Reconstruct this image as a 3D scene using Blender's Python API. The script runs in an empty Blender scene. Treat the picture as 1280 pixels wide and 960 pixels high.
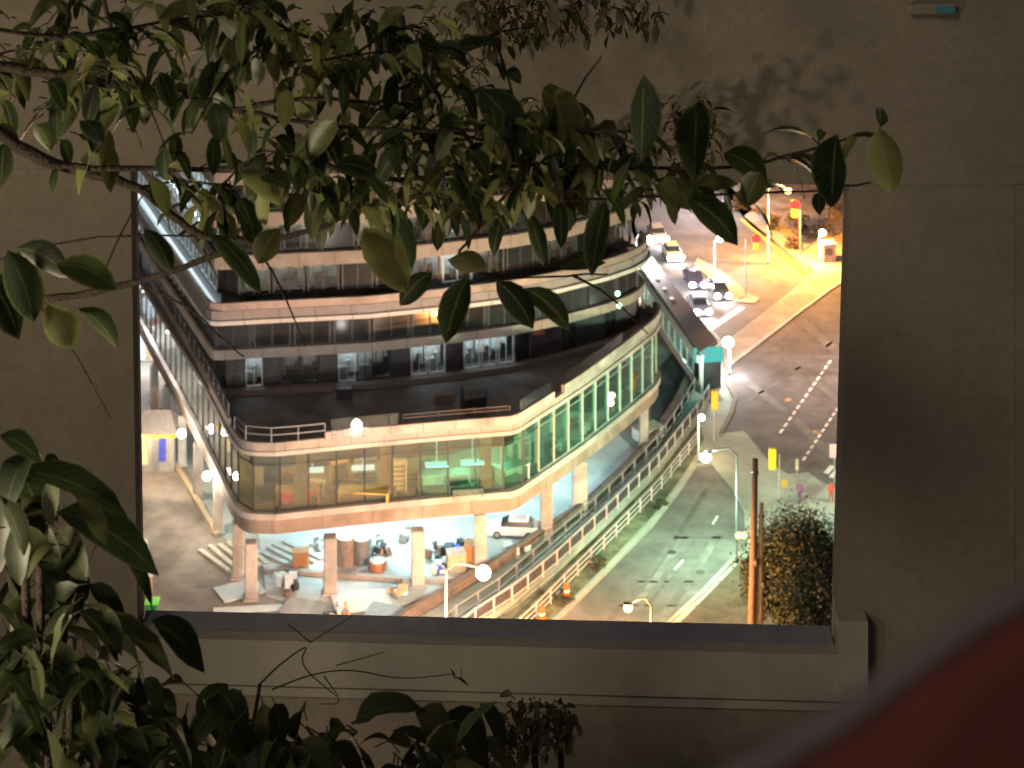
import bpy, bmesh, math, random
from mathutils import Vector, Matrix, noise as mnoise

random.seed(11)
S = bpy.context.scene
COL = S.collection
H, F, YH = 88.0, 2600.0, -620.0          # eye height, focal length in photo pixels, horizon row

def G(px, py, z=0.0):
    """point of the horizontal plane z seen at photo pixel px,py"""
    d = F * (H - z) / (py - YH)
    return Vector(((px - 640) / F * d, d, z))

def D(px, py, d):
    """point at distance d in front of the camera"""
    return Vector(((px - 640) / F * d, d, H - (py - YH) / F * d))

# ------------------------------------------------------------------ materials
MATS = {}
def mat(name, col, rough=0.7, var=0.25, scale=3.0, bump=0.0, bscale=None, metal=0.0, spec=0.4, stains=0.0):
    if name in MATS: return MATS[name]
    m = bpy.data.materials.new(name); m.use_nodes = True
    nt = m.node_tree; b = nt.nodes['Principled BSDF']
    b.inputs['Roughness'].default_value = rough; b.inputs['Metallic'].default_value = metal
    b.inputs['Specular IOR Level'].default_value = spec
    tc = nt.nodes.new('ShaderNodeTexCoord')
    n = nt.nodes.new('ShaderNodeTexNoise'); n.inputs['Scale'].default_value = scale
    n.inputs['Detail'].default_value = 6; n.inputs['Roughness'].default_value = 0.62
    nt.links.new(tc.outputs['Object'], n.inputs['Vector'])
    r = nt.nodes.new('ShaderNodeValToRGB')
    r.color_ramp.elements[0].position = 0.3; r.color_ramp.elements[1].position = 0.7
    c = Vector(col)
    r.color_ramp.elements[0].color = (*(c * (1 - var)), 1)
    r.color_ramp.elements[1].color = (*[min(0.9, v * (1 + var)) for v in c], 1)
    nt.links.new(n.outputs['Fac'], r.inputs['Fac'])
    out = r.outputs['Color']
    if stains:
        n2 = nt.nodes.new('ShaderNodeTexNoise'); n2.inputs['Scale'].default_value = scale * 0.17
        n2.inputs['Detail'].default_value = 8; n2.inputs['Distortion'].default_value = 1.2
        nt.links.new(tc.outputs['Object'], n2.inputs['Vector'])
        r2 = nt.nodes.new('ShaderNodeValToRGB')
        r2.color_ramp.elements[0].position = 0.42; r2.color_ramp.elements[0].color = (1 - stains,) * 3 + (1,)
        r2.color_ramp.elements[1].position = 0.56; r2.color_ramp.elements[1].color = (1, 1, 1, 1)
        nt.links.new(n2.outputs['Fac'], r2.inputs['Fac'])
        mx = nt.nodes.new('ShaderNodeMixRGB'); mx.blend_type = 'MULTIPLY'; mx.inputs[0].default_value = 1
        nt.links.new(out, mx.inputs[1]); nt.links.new(r2.outputs['Color'], mx.inputs[2]); out = mx.outputs[0]
    nt.links.new(out, b.inputs['Base Color'])
    if bump:
        n3 = nt.nodes.new('ShaderNodeTexNoise'); n3.inputs['Scale'].default_value = bscale or scale * 8
        n3.inputs['Detail'].default_value = 8
        nt.links.new(tc.outputs['Object'], n3.inputs['Vector'])
        bp = nt.nodes.new('ShaderNodeBump'); bp.inputs['Strength'].default_value = bump
        bp.inputs['Distance'].default_value = 0.02
        nt.links.new(n3.outputs['Fac'], bp.inputs['Height']); nt.links.new(bp.outputs['Normal'], b.inputs['Normal'])
    MATS[name] = m
    return m

def glow(name, col, strength):
    if name in MATS: return MATS[name]
    m = bpy.data.materials.new(name); m.use_nodes = True
    nt = m.node_tree; nt.nodes.clear()
    e = nt.nodes.new('ShaderNodeEmission'); e.inputs[0].default_value = (*col, 1); e.inputs[1].default_value = strength
    o = nt.nodes.new('ShaderNodeOutputMaterial'); nt.links.new(e.outputs[0], o.inputs[0])
    MATS[name] = m
    return m

def glass(name, tint, refl=0.12, rough=0.03):
    if name in MATS: return MATS[name]
    m = bpy.data.materials.new(name); m.use_nodes = True
    nt = m.node_tree; nt.nodes.clear()
    t = nt.nodes.new('ShaderNodeBsdfTransparent'); t.inputs[0].default_value = (*tint, 1)
    g = nt.nodes.new('ShaderNodeBsdfGlossy'); g.inputs['Roughness'].default_value = rough
    g.inputs[0].default_value = (0.9, 0.95, 0.95, 1)
    x = nt.nodes.new('ShaderNodeMixShader')
    fr = nt.nodes.new('ShaderNodeLayerWeight'); fr.inputs[0].default_value = 0.2
    mp = nt.nodes.new('ShaderNodeMapRange'); mp.inputs['To Min'].default_value = refl; mp.inputs['To Max'].default_value = 0.5
    nt.links.new(fr.outputs['Fresnel'], mp.inputs['Value']); nt.links.new(mp.outputs[0], x.inputs[0])
    nt.links.new(t.outputs[0], x.inputs[1]); nt.links.new(g.outputs[0], x.inputs[2])
    o = nt.nodes.new('ShaderNodeOutputMaterial'); nt.links.new(x.outputs[0], o.inputs[0])
    MATS[name] = m
    return m

def leafmat(name, c0, c1, c2, trans=0.35, rough=0.35, veins=False):
    m = bpy.data.materials.new(name); m.use_nodes = True
    nt = m.node_tree; b = nt.nodes['Principled BSDF']
    gi = nt.nodes.new('ShaderNodeNewGeometry')
    r = nt.nodes.new('ShaderNodeValToRGB')
    r.color_ramp.elements[0].color = (*c0, 1); r.color_ramp.elements[1].color = (*c2, 1)
    e = r.color_ramp.elements.new(0.5); e.color = (*c1, 1)
    nt.links.new(gi.outputs['Random Per Island'], r.inputs['Fac'])
    tc = nt.nodes.new('ShaderNodeTexCoord'); n = nt.nodes.new('ShaderNodeTexNoise'); n.inputs['Scale'].default_value = 14
    nt.links.new(tc.outputs['Object'], n.inputs['Vector'])
    mx = nt.nodes.new('ShaderNodeMixRGB'); mx.blend_type = 'MULTIPLY'; mx.inputs[0].default_value = 0.55
    nt.links.new(r.outputs[0], mx.inputs[1]); nt.links.new(n.outputs['Fac'], mx.inputs[2])
    if veins:
        def M(op, a, b=None, c=None):
            q = nt.nodes.new('ShaderNodeMath'); q.operation = op
            for i, v in enumerate((a, b, c)):
                if v is None: continue
                if isinstance(v, (int, float)): q.inputs[i].default_value = v
                else: nt.links.new(v, q.inputs[i])
            return q.outputs[0]
        uv = nt.nodes.new('ShaderNodeUVMap'); uv.uv_map = 'leaf'; sp = nt.nodes.new('ShaderNodeSeparateXYZ'); nt.links.new(uv.outputs[0], sp.inputs[0])
        au = M('ABSOLUTE', M('SUBTRACT', sp.outputs[0], 0.5))
        mid = M('LESS_THAN', au, 0.035)
        side = M('GREATER_THAN', M('SINE', M('MULTIPLY', M('SUBTRACT', sp.outputs[1], M('MULTIPLY', au, 0.55)), 52.0)), 0.86)
        edge = M('GREATER_THAN', au, 0.44)  # paler rim: lit leaf edges put into the colour
        f = M('MINIMUM', M('ADD', M('ADD', M('MULTIPLY', mid, 0.28), M('MULTIPLY', side, 0.08)), M('MULTIPLY', edge, 0.16)), 1.0)
        m2 = nt.nodes.new('ShaderNodeMixRGB'); nt.links.new(f, m2.inputs[0]); nt.links.new(mx.outputs[0], m2.inputs[1]); m2.inputs[2].default_value = (*[min(.8, v * 1.1) for v in c2], 1)
        mx = m2
    nt.links.new(mx.outputs[0], b.inputs['Base Color']); b.inputs['Roughness'].default_value = rough
    tr = nt.nodes.new('ShaderNodeBsdfTranslucent'); nt.links.new(mx.outputs[0], tr.inputs[0])
    x = nt.nodes.new('ShaderNodeMixShader'); x.inputs[0].default_value = trans
    nt.links.new(b.outputs[0], x.inputs[1]); nt.links.new(tr.outputs[0], x.inputs[2])
    nt.links.new(x.outputs[0], nt.nodes['Material Output'].inputs[0])
    return m

# ------------------------------------------------------------------ mesh helpers
def link(name, bm, m, parent=None, smooth=False, label=None):
    bmesh.ops.recalc_face_normals(bm, faces=bm.faces)
    zs = [v.co.z for v in bm.verts]
    if max(zs) - min(zs) < 1e-5:                     # a flat sheet faces up
        for f in bm.faces:
            f.normal_update()
            if f.normal.z < 0: f.normal_flip()
    me = bpy.data.meshes.new(name); bm.to_mesh(me); bm.free()
    for x in (m if isinstance(m, (list, tuple)) else [m]): me.materials.append(x)
    if smooth:
        for p in me.polygons: p.use_smooth = True
    o = bpy.data.objects.new(name, me); COL.objects.link(o)
    if parent:
        o.parent = parent; o.matrix_parent_inverse = parent.matrix_world.inverted() if False else Matrix.Translation(-parent.location)
        if parent.rotation_euler.z:
            o.matrix_parent_inverse = (Matrix.Translation(parent.location) @ parent.rotation_euler.to_matrix().to_4x4()).inverted()
    if label: o['label'] = label
    return o

def tag(o, label, cat, group=None, kind=None):
    o['label'] = label; o['category'] = cat
    if group: o['group'] = group
    if kind: o['kind'] = kind
    return o

def thing(name, loc, label, cat, group=None, rz=0.0):
    o = bpy.data.objects.new(name, None); COL.objects.link(o); o.empty_display_size = 0.3
    o.location = loc; o.rotation_euler = (0, 0, rz)
    return tag(o, label, cat, group)

def local(name, bm, m, parent, smooth=False, label=None):
    """part whose mesh is written in the parent's own coordinates"""
    o = link(name, bm, m, None, smooth, label); o.parent = parent
    return o

def struct(name, bm, m):
    o = link(name, bm, m); o['kind'] = 'structure'; return o

def copy_tree(src, loc, rz=0.0):
    c = src.copy(); COL.objects.link(c); c.location = loc; c.rotation_euler = (0, 0, rz)
    for ch in src.children:
        k = ch.copy(); COL.objects.link(k); k.parent = c
        for g in ch.children:
            q = g.copy(); COL.objects.link(q); q.parent = k
    return c

def box(bm, c, s, rz=0.0, bev=0.0, mi=0):
    r = bmesh.ops.create_cube(bm, size=1, matrix=Matrix.Translation(c) @ Matrix.Rotation(rz, 4, 'Z') @ Matrix.Diagonal((*s, 1)))
    fs = set()
    for v in r['verts']:
        for f in v.link_faces: fs.add(f)
    if bev:
        es = list({e for f in fs for e in f.edges})
        q = bmesh.ops.bevel(bm, geom=es, offset=bev, segments=2, affect='EDGES', profile=0.6)
        fs = {f for f in fs if f.is_valid} | set(q['faces'])
    for f in fs: f.material_index = mi
    return fs

def beam(bm, a, b, w, h):
    """box bar from a to b"""
    a = Vector(a); b = Vector(b); d = b - a; L = d.length
    if L < 1e-6: return
    q = d.to_track_quat('X', 'Z').to_matrix().to_4x4()
    bmesh.ops.create_cube(bm, size=1, matrix=Matrix.Translation((a + b) / 2) @ q @ Matrix.Diagonal((L, w, h, 1)))

def tube(bm, pts, radii, n=8):
    pts = [Vector(p) for p in pts]
    if not isinstance(radii, (list, tuple)): radii = [radii] * len(pts)
    rings = []; up = Vector((0.13, 0.21, 1)).normalized()
    for i, p in enumerate(pts):
        t = (pts[min(i + 1, len(pts) - 1)] - pts[max(i - 1, 0)]).normalized()
        u = t.cross(up)
        if u.length < 1e-3: u = t.cross(Vector((1, 0, 0)))
        u.normalize(); v = t.cross(u)
        rings.append([bm.verts.new(p + (u * math.cos(2 * math.pi * k / n) + v * math.sin(2 * math.pi * k / n)) * radii[i]) for k in range(n)])
    for a, b in zip(rings, rings[1:]):
        for k in range(n): bm.faces.new((a[k], a[(k + 1) % n], b[(k + 1) % n], b[k]))
    bm.faces.new(rings[0][::-1]); bm.faces.new(rings[-1])

def ball(bm, c, r, sc=(1, 1, 1), seg=14):
    bmesh.ops.create_uvsphere(bm, u_segments=seg, v_segments=seg // 2 + 1, radius=r,
                              matrix=Matrix.Translation(c) @ Matrix.Diagonal((*sc, 1)))

def prism(bm, pts, z0, z1):
    lo = [bm.verts.new((p[0], p[1], z0)) for p in pts]; hi = [bm.verts.new((p[0], p[1], z1)) for p in pts]
    n = len(pts)
    fs = [bm.faces.new(lo[::-1]), bm.faces.new(hi)]
    for i in range(n): bm.faces.new((lo[i], lo[(i + 1) % n], hi[(i + 1) % n], hi[i]))
    bmesh.ops.triangulate(bm, faces=fs, ngon_method='EAR_CLIP')

def sheet(bm, pts, z):
    f = bm.faces.new([bm.verts.new((p[0], p[1], z)) for p in pts])
    bmesh.ops.triangulate(bm, faces=[f], ngon_method='EAR_CLIP')

def offs(pts, d):
    """offset an open polyline to its left by d (2-D)"""
    out = []
    for i, p in enumerate(pts):
        a = pts[max(i - 1, 0)]; b = pts[min(i + 1, len(pts) - 1)]
        t = Vector((b[0] - a[0], b[1] - a[1])).normalized()
        out.append(Vector((p[0] - t.y * d, p[1] + t.x * d)))
    return out

def ribbon(bm, pts, z0, z1, t):
    """solid band following pts; body lies to the left (inside) of the line, thickness t"""
    o = pts; i = offs(pts, t); V = []
    for a, b in zip(o, i):
        V.append([bm.verts.new((a[0], a[1], z0)), bm.verts.new((a[0], a[1], z1)), bm.verts.new((b[0], b[1], z1)), bm.verts.new((b[0], b[1], z0))])
    for p, q in zip(V, V[1:]):
        for k in range(4): bm.faces.new((p[k], q[k], q[(k + 1) % 4], p[(k + 1) % 4]))
    bm.faces.new(V[0]); bm.faces.new(V[-1][::-1])

def resample(pts, step):
    pts = [Vector((p[0], p[1])) for p in pts]; out = [pts[0].copy()]; acc = 0.0
    total = sum((b - a).length for a, b in zip(pts, pts[1:])); n = max(1, round(total / step)); step = total / n; nxt = step
    for a, b in zip(pts, pts[1:]):
        L = (b - a).length
        while acc + L >= nxt - 1e-6 and len(out) <= n:
            out.append(a.lerp(b, (nxt - acc) / L)); nxt += step
        acc += L
    return out

def px2(lst, z):
    return [Vector(G(x, y, z)[:2]) for x, y in lst]

def smoothpoly(pts, it=2):
    for _ in range(it):
        q = [pts[0]]
        for a, b in zip(pts, pts[1:]): q += [a.lerp(b, 0.25), a.lerp(b, 0.75)]
        q.append(pts[-1]); pts = q
    return pts

def lamp_light(name, loc, power, col, parent=None, size=0.25, kind='POINT', spot=None):
    l = bpy.data.lights.new(name, kind); l.energy = power; l.color = col
    l.shadow_soft_size = size
    o = bpy.data.objects.new(name, l); COL.objects.link(o); o.location = loc
    if spot: l.spot_size = math.radians(spot); l.spot_blend = 0.7
    if parent:
        o.parent = parent; o.matrix_parent_inverse = Matrix.Translation(-parent.location)
    return o

# ------------------------------------------------------------------ world, sun, camera
w = bpy.data.worlds.new("World"); S.world = w; w.use_nodes = True
nt = w.node_tree; bg = nt.nodes['Background']
sky = nt.nodes.new('ShaderNodeTexSky'); sky.sky_type = 'NISHITA'; sky.sun_disc = False
sky.sun_elevation = math.radians(38); sky.sun_rotation = math.radians(215)
nt.links.new(sky.outputs[0], bg.inputs[0]); bg.inputs[1].default_value = 0.0058
sl = bpy.data.lights.new('moon', 'SUN'); sl.energy = 0.42; sl.angle = math.radians(12); sl.color = (1.0, 0.82, 0.62)
so = bpy.data.objects.new('moon', sl); COL.objects.link(so)
so.rotation_euler = Vector((0.45, 0.75, -0.55)).to_track_quat('-Z', 'Y').to_euler()

cam = bpy.data.cameras.new('Camera'); co = bpy.data.objects.new('Camera', cam); COL.objects.link(co)
co.location = (0, 0, H); co.rotation_euler = (math.radians(90), 0, 0)
cam.sensor_width = 36; cam.lens = F / 1280 * 36; cam.shift_y = -(480 - YH) / 1280
cam.clip_end = 6000; cam.clip_start = 0.05
cam.dof.use_dof = True; cam.dof.focus_distance = 10.0; cam.dof.aperture_fstop = cam.lens / 11.0
S.camera = co
S.view_settings.view_transform = 'Standard'; S.view_settings.look = 'None'
S.view_settings.exposure = 0; S.view_settings.gamma = 1
S.cycles.use_denoising = True; S.cycles.max_bounces = 6; S.cycles.transparent_max_bounces = 12
S.cycles.sample_clamp_indirect = 4.0; S.cycles.caustics_reflective = False; S.cycles.caustics_refractive = False

# ------------------------------------------------------------------ palette
concrete = mat('pale_concrete', (0.33, 0.33, 0.285), 0.85, 0.14, 0.5, 0.3, 6, stains=0.3)
slabcream = mat('cream_render', (0.48, 0.415, 0.365), 0.7, 0.14, 0.8, 0.1, 6, stains=0.3)
brownpave = mat('brown_paving', (0.25, 0.205, 0.165), 0.9, 0.25, 0.6, 0.4, 5, stains=0.4)
asphalt = mat('asphalt', (0.125, 0.12, 0.115), 0.85, 0.3, 0.45, 0.4, 9, stains=0.25)
asphaltdark = mat('asphalt_dark', (0.112, 0.1, 0.1), 0.85, 0.3, 0.5, 0.4, 9, stains=0.3)
tanpave = mat('tan_paving', (0.34, 0.27, 0.2), 0.85, 0.2, 0.5, 0.3, 5, stains=0.25)
paint = mat('white_paint', (0.72, 0.72, 0.68), 0.6, 0.2, 2.0, stains=0.3)
ypaint = mat('yellow_paint', (0.65, 0.42, 0.06), 0.6, 0.2, 2.0)
darkmetal = mat('dark_metal', (0.05, 0.05, 0.052), 0.5, 0.2, 4, metal=0.4)
greymetal = mat('grey_metal', (0.33, 0.33, 0.33), 0.45, 0.15, 4, metal=0.5)
wood = mat('bare_timber', (0.46, 0.36, 0.25), 0.8, 0.25, 4)
polewood = mat('pole_wood', (0.13, 0.085, 0.06), 0.9, 0.35, 6, 0.4)
wallmat = mat('stucco', (0.335, 0.29, 0.225), 0.92, 0.10, 22, 0.25, 130, stains=0.05)
trimmat = mat('ledge_paint', (0.50, 0.465, 0.385), 0.75, 0.08, 5, 0.2, 40, stains=0.12)
sillmat = mat('sill_metal', (0.55, 0.52, 0.55), 0.5, 0.15, 6, 0.1, 20, metal=0.3)
darkpanel = mat('dark_cladding', (0.055, 0.05, 0.055), 0.5, 0.25, 1.5)
beige = mat('beige_cladding', (0.36, 0.31, 0.27), 0.75, 0.12, 1.0, stains=0.15)
pinkclad = mat('pink_cladding', (0.47, 0.385, 0.345), 0.7, 0.16, 0.8, stains=0.32)
brownwall = mat('brown_wall', (0.15, 0.105, 0.085), 0.85, 0.25, 1.5, 0.3)
terrmat = mat('terrace_paving', (0.16, 0.145, 0.15), 0.8, 0.3, 0.6, 0.2, 5, stains=0.4)
bark = mat('bark', (0.045, 0.034, 0.026), 0.95, 0.4, 25, 0.8, 90)
clearglass = glass('clear_glass', (0.90, 0.94, 0.94), 0.08)
greenglass = glass('green_glass', (0.70, 0.88, 0.80), 0.13)
ambglass = glass('amber_glass', (0.86, 0.85, 0.70), 0.13)
darkglass = mat('dark_glass', (0.028, 0.03, 0.033), 0.12, 0.3, 0.7, spec=0.45)
whitewall = mat('white_wall', (0.62, 0.62, 0.6), 0.8, 0.06, 1)
orangeplastic = mat('orange_plastic', (0.5, 0.10, 0.02), 0.5, 0.1, 4)

# ------------------------------------------------------------------ GROUND
bm = bmesh.new(); sheet(bm, [(-2500, -600), (2500, -600), (2500, 4500), (-2500, 4500)], -0.03); struct('ground', bm, concrete)
def ground_poly(name, lst, z, m):
    bm = bmesh.new(); sheet(bm, px2(lst, z), z); return struct(name, bm, m)
ground_poly('courtyard', [(60, 470), (215, 470), (232, 580), (262, 640), (292, 690), (300, 720), (330, 760), (330, 860), (60, 860)], -0.015, brownpave)
ground_poly('road', [(640, 835), (692, 784), (760, 716), (817, 658), (852, 613), (872, 584), (890, 582), (915, 611), (930, 640), (932, 690), (915, 706), (880, 742), (832, 786), (790, 835)], -0.015, asphalt)
ground_poly('crossing_road', [(908, 459), (1000, 390), (1058, 347), (1160, 280), (1160, 700), (1062, 616), (1026, 602), (1010, 590), (985, 592), (962, 578), (945, 556), (930, 538), (905, 541), (917, 517), (922, 498), (912, 480)], -0.015, asphaltdark)
ground_poly('far_road', [(905, 428), (1020, 340), (940, 283), (900, 240), (860, 180), (740, 180), (790, 260), (800, 312)], -0.015, asphalt)
ground_poly('sidewalk', [(897, 440), (1012, 347), (1058, 338), (1130, 290), (1130, 296), (907, 457)], 0.10, tanpave)
ground_poly('sand_median', [(872, 322), (900, 338), (938, 368), (950, 372), (944, 379), (918, 377), (900, 360), (868, 330)], 0.08, mat('sandy_paving', (0.42, 0.31, 0.2), 0.9, 0.2, 0.8, stains=0.2))
ground_poly('garden_bed', [(941, 262), (981, 294), (1021, 327), (1062, 332), (1160, 275), (1100, 120), (850, 120)], 0.03, mat('garden_soil', (0.34, 0.26, 0.17), 0.95, 0.4, 0.5, 0.4, stains=0.4))
ground_poly('verge', [(836, 792), (884, 744), (918, 709), (935, 695), (1060, 700), (1060, 850), (780, 850)], 0.02, mat('dry_verge', (0.095, 0.065, 0.04), 0.95, 0.35, 0.8, 0.5, stains=0.35))

def kerb(lst, z=0.12, wdt=0.28, m=concrete, name='kerb'):
    bm = bmesh.new(); ribbon(bm, px2(lst, 0), -0.05, z, wdt); return struct(name, bm, m)
kerb([(640, 835), (692, 783), (760, 715), (817, 657), (852, 612), (872, 583)], wdt=0.45)
kerb([(932, 690), (915, 705), (880, 742), (832, 786), (790, 835)], wdt=-0.35)
kerb([(872, 583), (890, 581), (915, 610), (930, 640)], wdt=0.25)
kerb([(1158, 277), (1058, 346), (1000, 388), (908, 458)], wdt=0.35, m=slabcream)
kerb([(908, 458), (912, 480), (922, 498), (917, 517), (905, 541)], wdt=-0.4, m=brownwall)  # dark colour stands for the shadow along this kerb
kerb([(925, 275), (965, 309), (1003, 343)], wdt=0.35, m=ypaint)
ground_poly('footway', [(930, 270), (969, 302), (1010, 334), (1020, 327), (980, 294), (940, 262)], 0.06, tanpave)

def marking(lst, wdt, name='road_marking', m=paint, z=0.0):
    bm = bmesh.new(); ps = px2(lst, z); o = offs(ps, wdt / 2); i = offs(ps, -wdt / 2)
    sheet(bm, o + i[::-1], z); return struct(name, bm, m)
marking([(886, 412), (928, 384)], 0.7)
for a, b in (((975, 541), (1040, 448)), ((1004, 575), (1062, 488))):            # dashed crossing lines
    A = G(*a); B = G(*b); n = 13; bm = bmesh.new()
    dr = (B - A); L = dr.length; dr.normalize(); nr = Vector((-dr.y, dr.x, 0))
    for k in range(n):
        s = A + dr * (L * k / n); e = s + dr * (L / n * 0.62)
        sheet(bm, [s + nr * .12, s - nr * .12, e - nr * .12, e + nr * .12], -0.004)
    struct('road_marking', bm, paint)
for a, b in (((843, 712), (854, 700)), ((891, 655), (897, 645))): marking([a, b], 0.18, z=-0.006)
marking([(838, 782), (884, 738), (917, 702)], 0.16, z=-0.006)
for k in range(3):
    x = 1032 + k * 7; y = 590 + k * 5
    marking([(x, y + 2), (x + 9, y - 8)], 0.5, z=-0.006)
marking([(955, 340), (970, 352)], 0.25, m=ypaint, z=-0.006)
wear = mat('tarmac_patch', (0.10, 0.096, 0.093), 0.8, 0.35, 0.8, 0.3, 9, stains=0.3); worn = mat('tarmac_worn', (0.138, 0.133, 0.127), 0.85, 0.3, 0.8, 0.3, 9, stains=0.4)
for l, wd, m in (([(752, 786), (800, 730), (848, 668), (884, 610)], 0.5, wear), ([(785, 786), (832, 728), (868, 676)], 0.35, wear), ([(768, 788), (815, 730), (858, 668)], 0.6, worn), ([(818, 786), (862, 726), (898, 668)], 0.7, worn),
                 ([(784, 727), (908, 727)], 0.22, wear), ([(842, 672), (914, 672)], 0.3, wear), ([(730, 757), (872, 757)], 0.18, wear), ([(925, 470), (990, 520), (1040, 570)], 0.9, worn), ([(960, 430), (1010, 470), (1060, 510)], 0.8, wear), ([(1000, 400), (1060, 450)], 1.2, worn), ([(935, 500), (985, 470), (1050, 420)], 0.3, wear)):
    marking(l, wd, 'road_patch', m, -0.010)
for x, y in ((875, 715), (840, 690), (985, 500), (1020, 540), (885, 330)):
    c = G(x, y); bm = bmesh.new(); sheet(bm, [c + Vector((math.cos(a * .5236) * .4, math.sin(a * .5236) * .4, 0)) for a in range(12)], -0.007); struct('manhole_cover', bm, darkmetal)

# ------------------------------------------------------------------ MAIN BUILDING
OUT = px2([(95, 203), (150, 300), (197, 383), (240, 458), (272, 520)], 11) + \
      smoothpoly(px2([(272, 520), (290, 556), (304, 570), (345, 570.5)], 11), 3)[1:] + \
      px2([(380, 567), (460, 559), (550, 551), (600, 547)], 11) + \
      smoothpoly(px2([(625, 545), (645, 543.5), (664, 531), (675, 524)], 11), 2) + \
      px2([(700, 508), (730, 488), (760, 466), (790, 443), (806, 430)], 11) + \
      smoothpoly(px2([(806, 430), (822, 417), (828, 402), (812, 392)], 11), 3)[1:]
bl = G(296, 600, 0); BASE = Vector((bl.x, bl.y, 0))
bld = thing('office_building', BASE, 'large curved office building with lit glass storey on columns and a dark set-back tower above', 'building')
closed = OUT + [Vector((6, 214)), Vector((-8, 236)), Vector((-50, 240))]
def bpart(name, m, fn, label=None, smooth=False):
    bm = bmesh.new(); fn(bm); return link(name, bm, m, bld, smooth, label)
Z_S, Z_B, Z_L, Z_G, Z_P = 4.6, 5.8, 6.3, 11.0, 12.55
def sub(pts, ax, bx):
    A = Vector(G(*ax, 11)[:2]); B = Vector(G(*bx, 11)[:2])
    rs = resample(pts, 0.5)
    ia = min(range(len(rs)), key=lambda k: (rs[k] - A).length); ib = min(range(len(rs)), key=lambda k: (rs[k] - B).length)
    return rs[ia:ib + 1]
jointm = mat('joint_grey', (0.11, 0.09, 0.08), 0.8)
def joints(name, line, z0, z1, step, m, t):
    """a clad band: solid strip with fine dark panel joints let into its face"""
    bm = bmesh.new(); ribbon(bm, line, z0, z1, t); nf = len(bm.faces)
    for p, q in zip(resample(line, step), resample(line, step)[1:]):
        d = (q - p).normalized(); n = Vector((d.y, -d.x))
        prism(bm, [p + n * .008 - d * .025, p + n * .008 + d * .025, p - n * .05 + d * .025, p - n * .05 - d * .025], z0 + .01, z1 - .01)
    bm.faces.ensure_lookup_table()
    for f in bm.faces[nf:]: f.material_index = 1
    return link(name, bm, [m, jointm], bld)
ins = offs(OUT, 0.5)
bpart('soffit', mat('soffit_grey', (0.3, 0.29, 0.28), 0.8, 0.1, 0.6), lambda b: prism(b, offs(OUT, 0.9) + [Vector((5, 213)), Vector((-9, 234)), Vector((-49, 238))], Z_S + 0.25, Z_S + 0.55))
joints('edge_beam', offs(OUT, 0.22), Z_S, Z_B - 0.06, 4.1, mat('beam_brown', (0.37, 0.27, 0.21), 0.75, 0.2, 0.7, stains=0.35), 0.6)
bpart('floor_slab', slabcream, lambda b: ribbon(b, OUT, Z_B, Z_L, 2.2))
bpart('office_floor', mat('office_carpet', (0.3, 0.27, 0.22), 0.9, 0.2, 0.6, stains=0.2), lambda b: prism(b, offs(OUT, 2.21) + [Vector((5, 213)), Vector((-9, 234)), Vector((-49, 238))], Z_B + 0.1, Z_L - 0.05))
bpart('terrace_floor', terrmat, lambda b: prism(b, offs(OUT, 0.6) + [Vector((5.5, 213.5)), Vector((-8.5, 235)), Vector((-49.5, 239))], Z_G + 0.05, Z_G + 0.45))
bpart('lip', slabcream, lambda b: ribbon(b, OUT, Z_G, Z_G + 0.32, 0.55))
joints('recessed_band', offs(OUT, 0.12), Z_G + 0.325, Z_G + 0.85, 2.7, beige, 0.4)
joints('parapet', sub(OUT, (409, 564), (694, 513)), Z_G + 0.86, Z_P, 2.7, pinkclad, 0.3)
joints('parapet', sub(OUT, (707, 503), (815, 396)), Z_G + 0.86, Z_P, 2.7, pinkclad, 0.3)
bpart('parapet', slabcream, lambda b: ribbon(b, offs(sub(OUT, (100, 212), (285, 545)), 0.0), Z_G + 0.86, Z_P - 0.1, 0.3))
bpart('parapet', beige, lambda b: ribbon(b, offs(sub(OUT, (286, 547), (408, 564)), 0.05), Z_G + 0.86, Z_G + 1.05, 0.3))
# glass balustrade on the right-hand parapet, metal rail on the left
def balus(b, a, c): ribbon(b, offs(sub(OUT, a, c), 0.12), Z_P + 0.005, Z_P + 0.95, 0.04)
for a, c in (((650, 540), (692, 514)), ((710, 501), (780, 450)), ((412, 564), (500, 555))):
    bpart('glass_balustrade', clearglass, lambda b: balus(b, a, c))
def rail(b, a, c, z0, z1, st=2.0, off=0.2):
    ps = resample(offs(sub(OUT, a, c), off), st)
    for z in (z1, (z0 + z1) / 2):
        for p, q in zip(ps, ps[1:]): beam(b, (*p, z), (*q, z), 0.07, 0.06)
    for p in ps: beam(b, (*p, z0), (*p, z1), 0.07, 0.07)
bpart('railing', greymetal, lambda b: rail(b, (290, 555), (405, 565), Z_G + 1.06, Z_G + 2.2))
bpart('railing', greymetal, lambda b: rail(b, (150, 300), (283, 543), Z_P - 0.1, Z_P + 0.9))
bpart('railing', darkmetal, lambda b: rail(b, (505, 555), (640, 544), Z_P, Z_P + 0.55, 3, 0.7))
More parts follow.
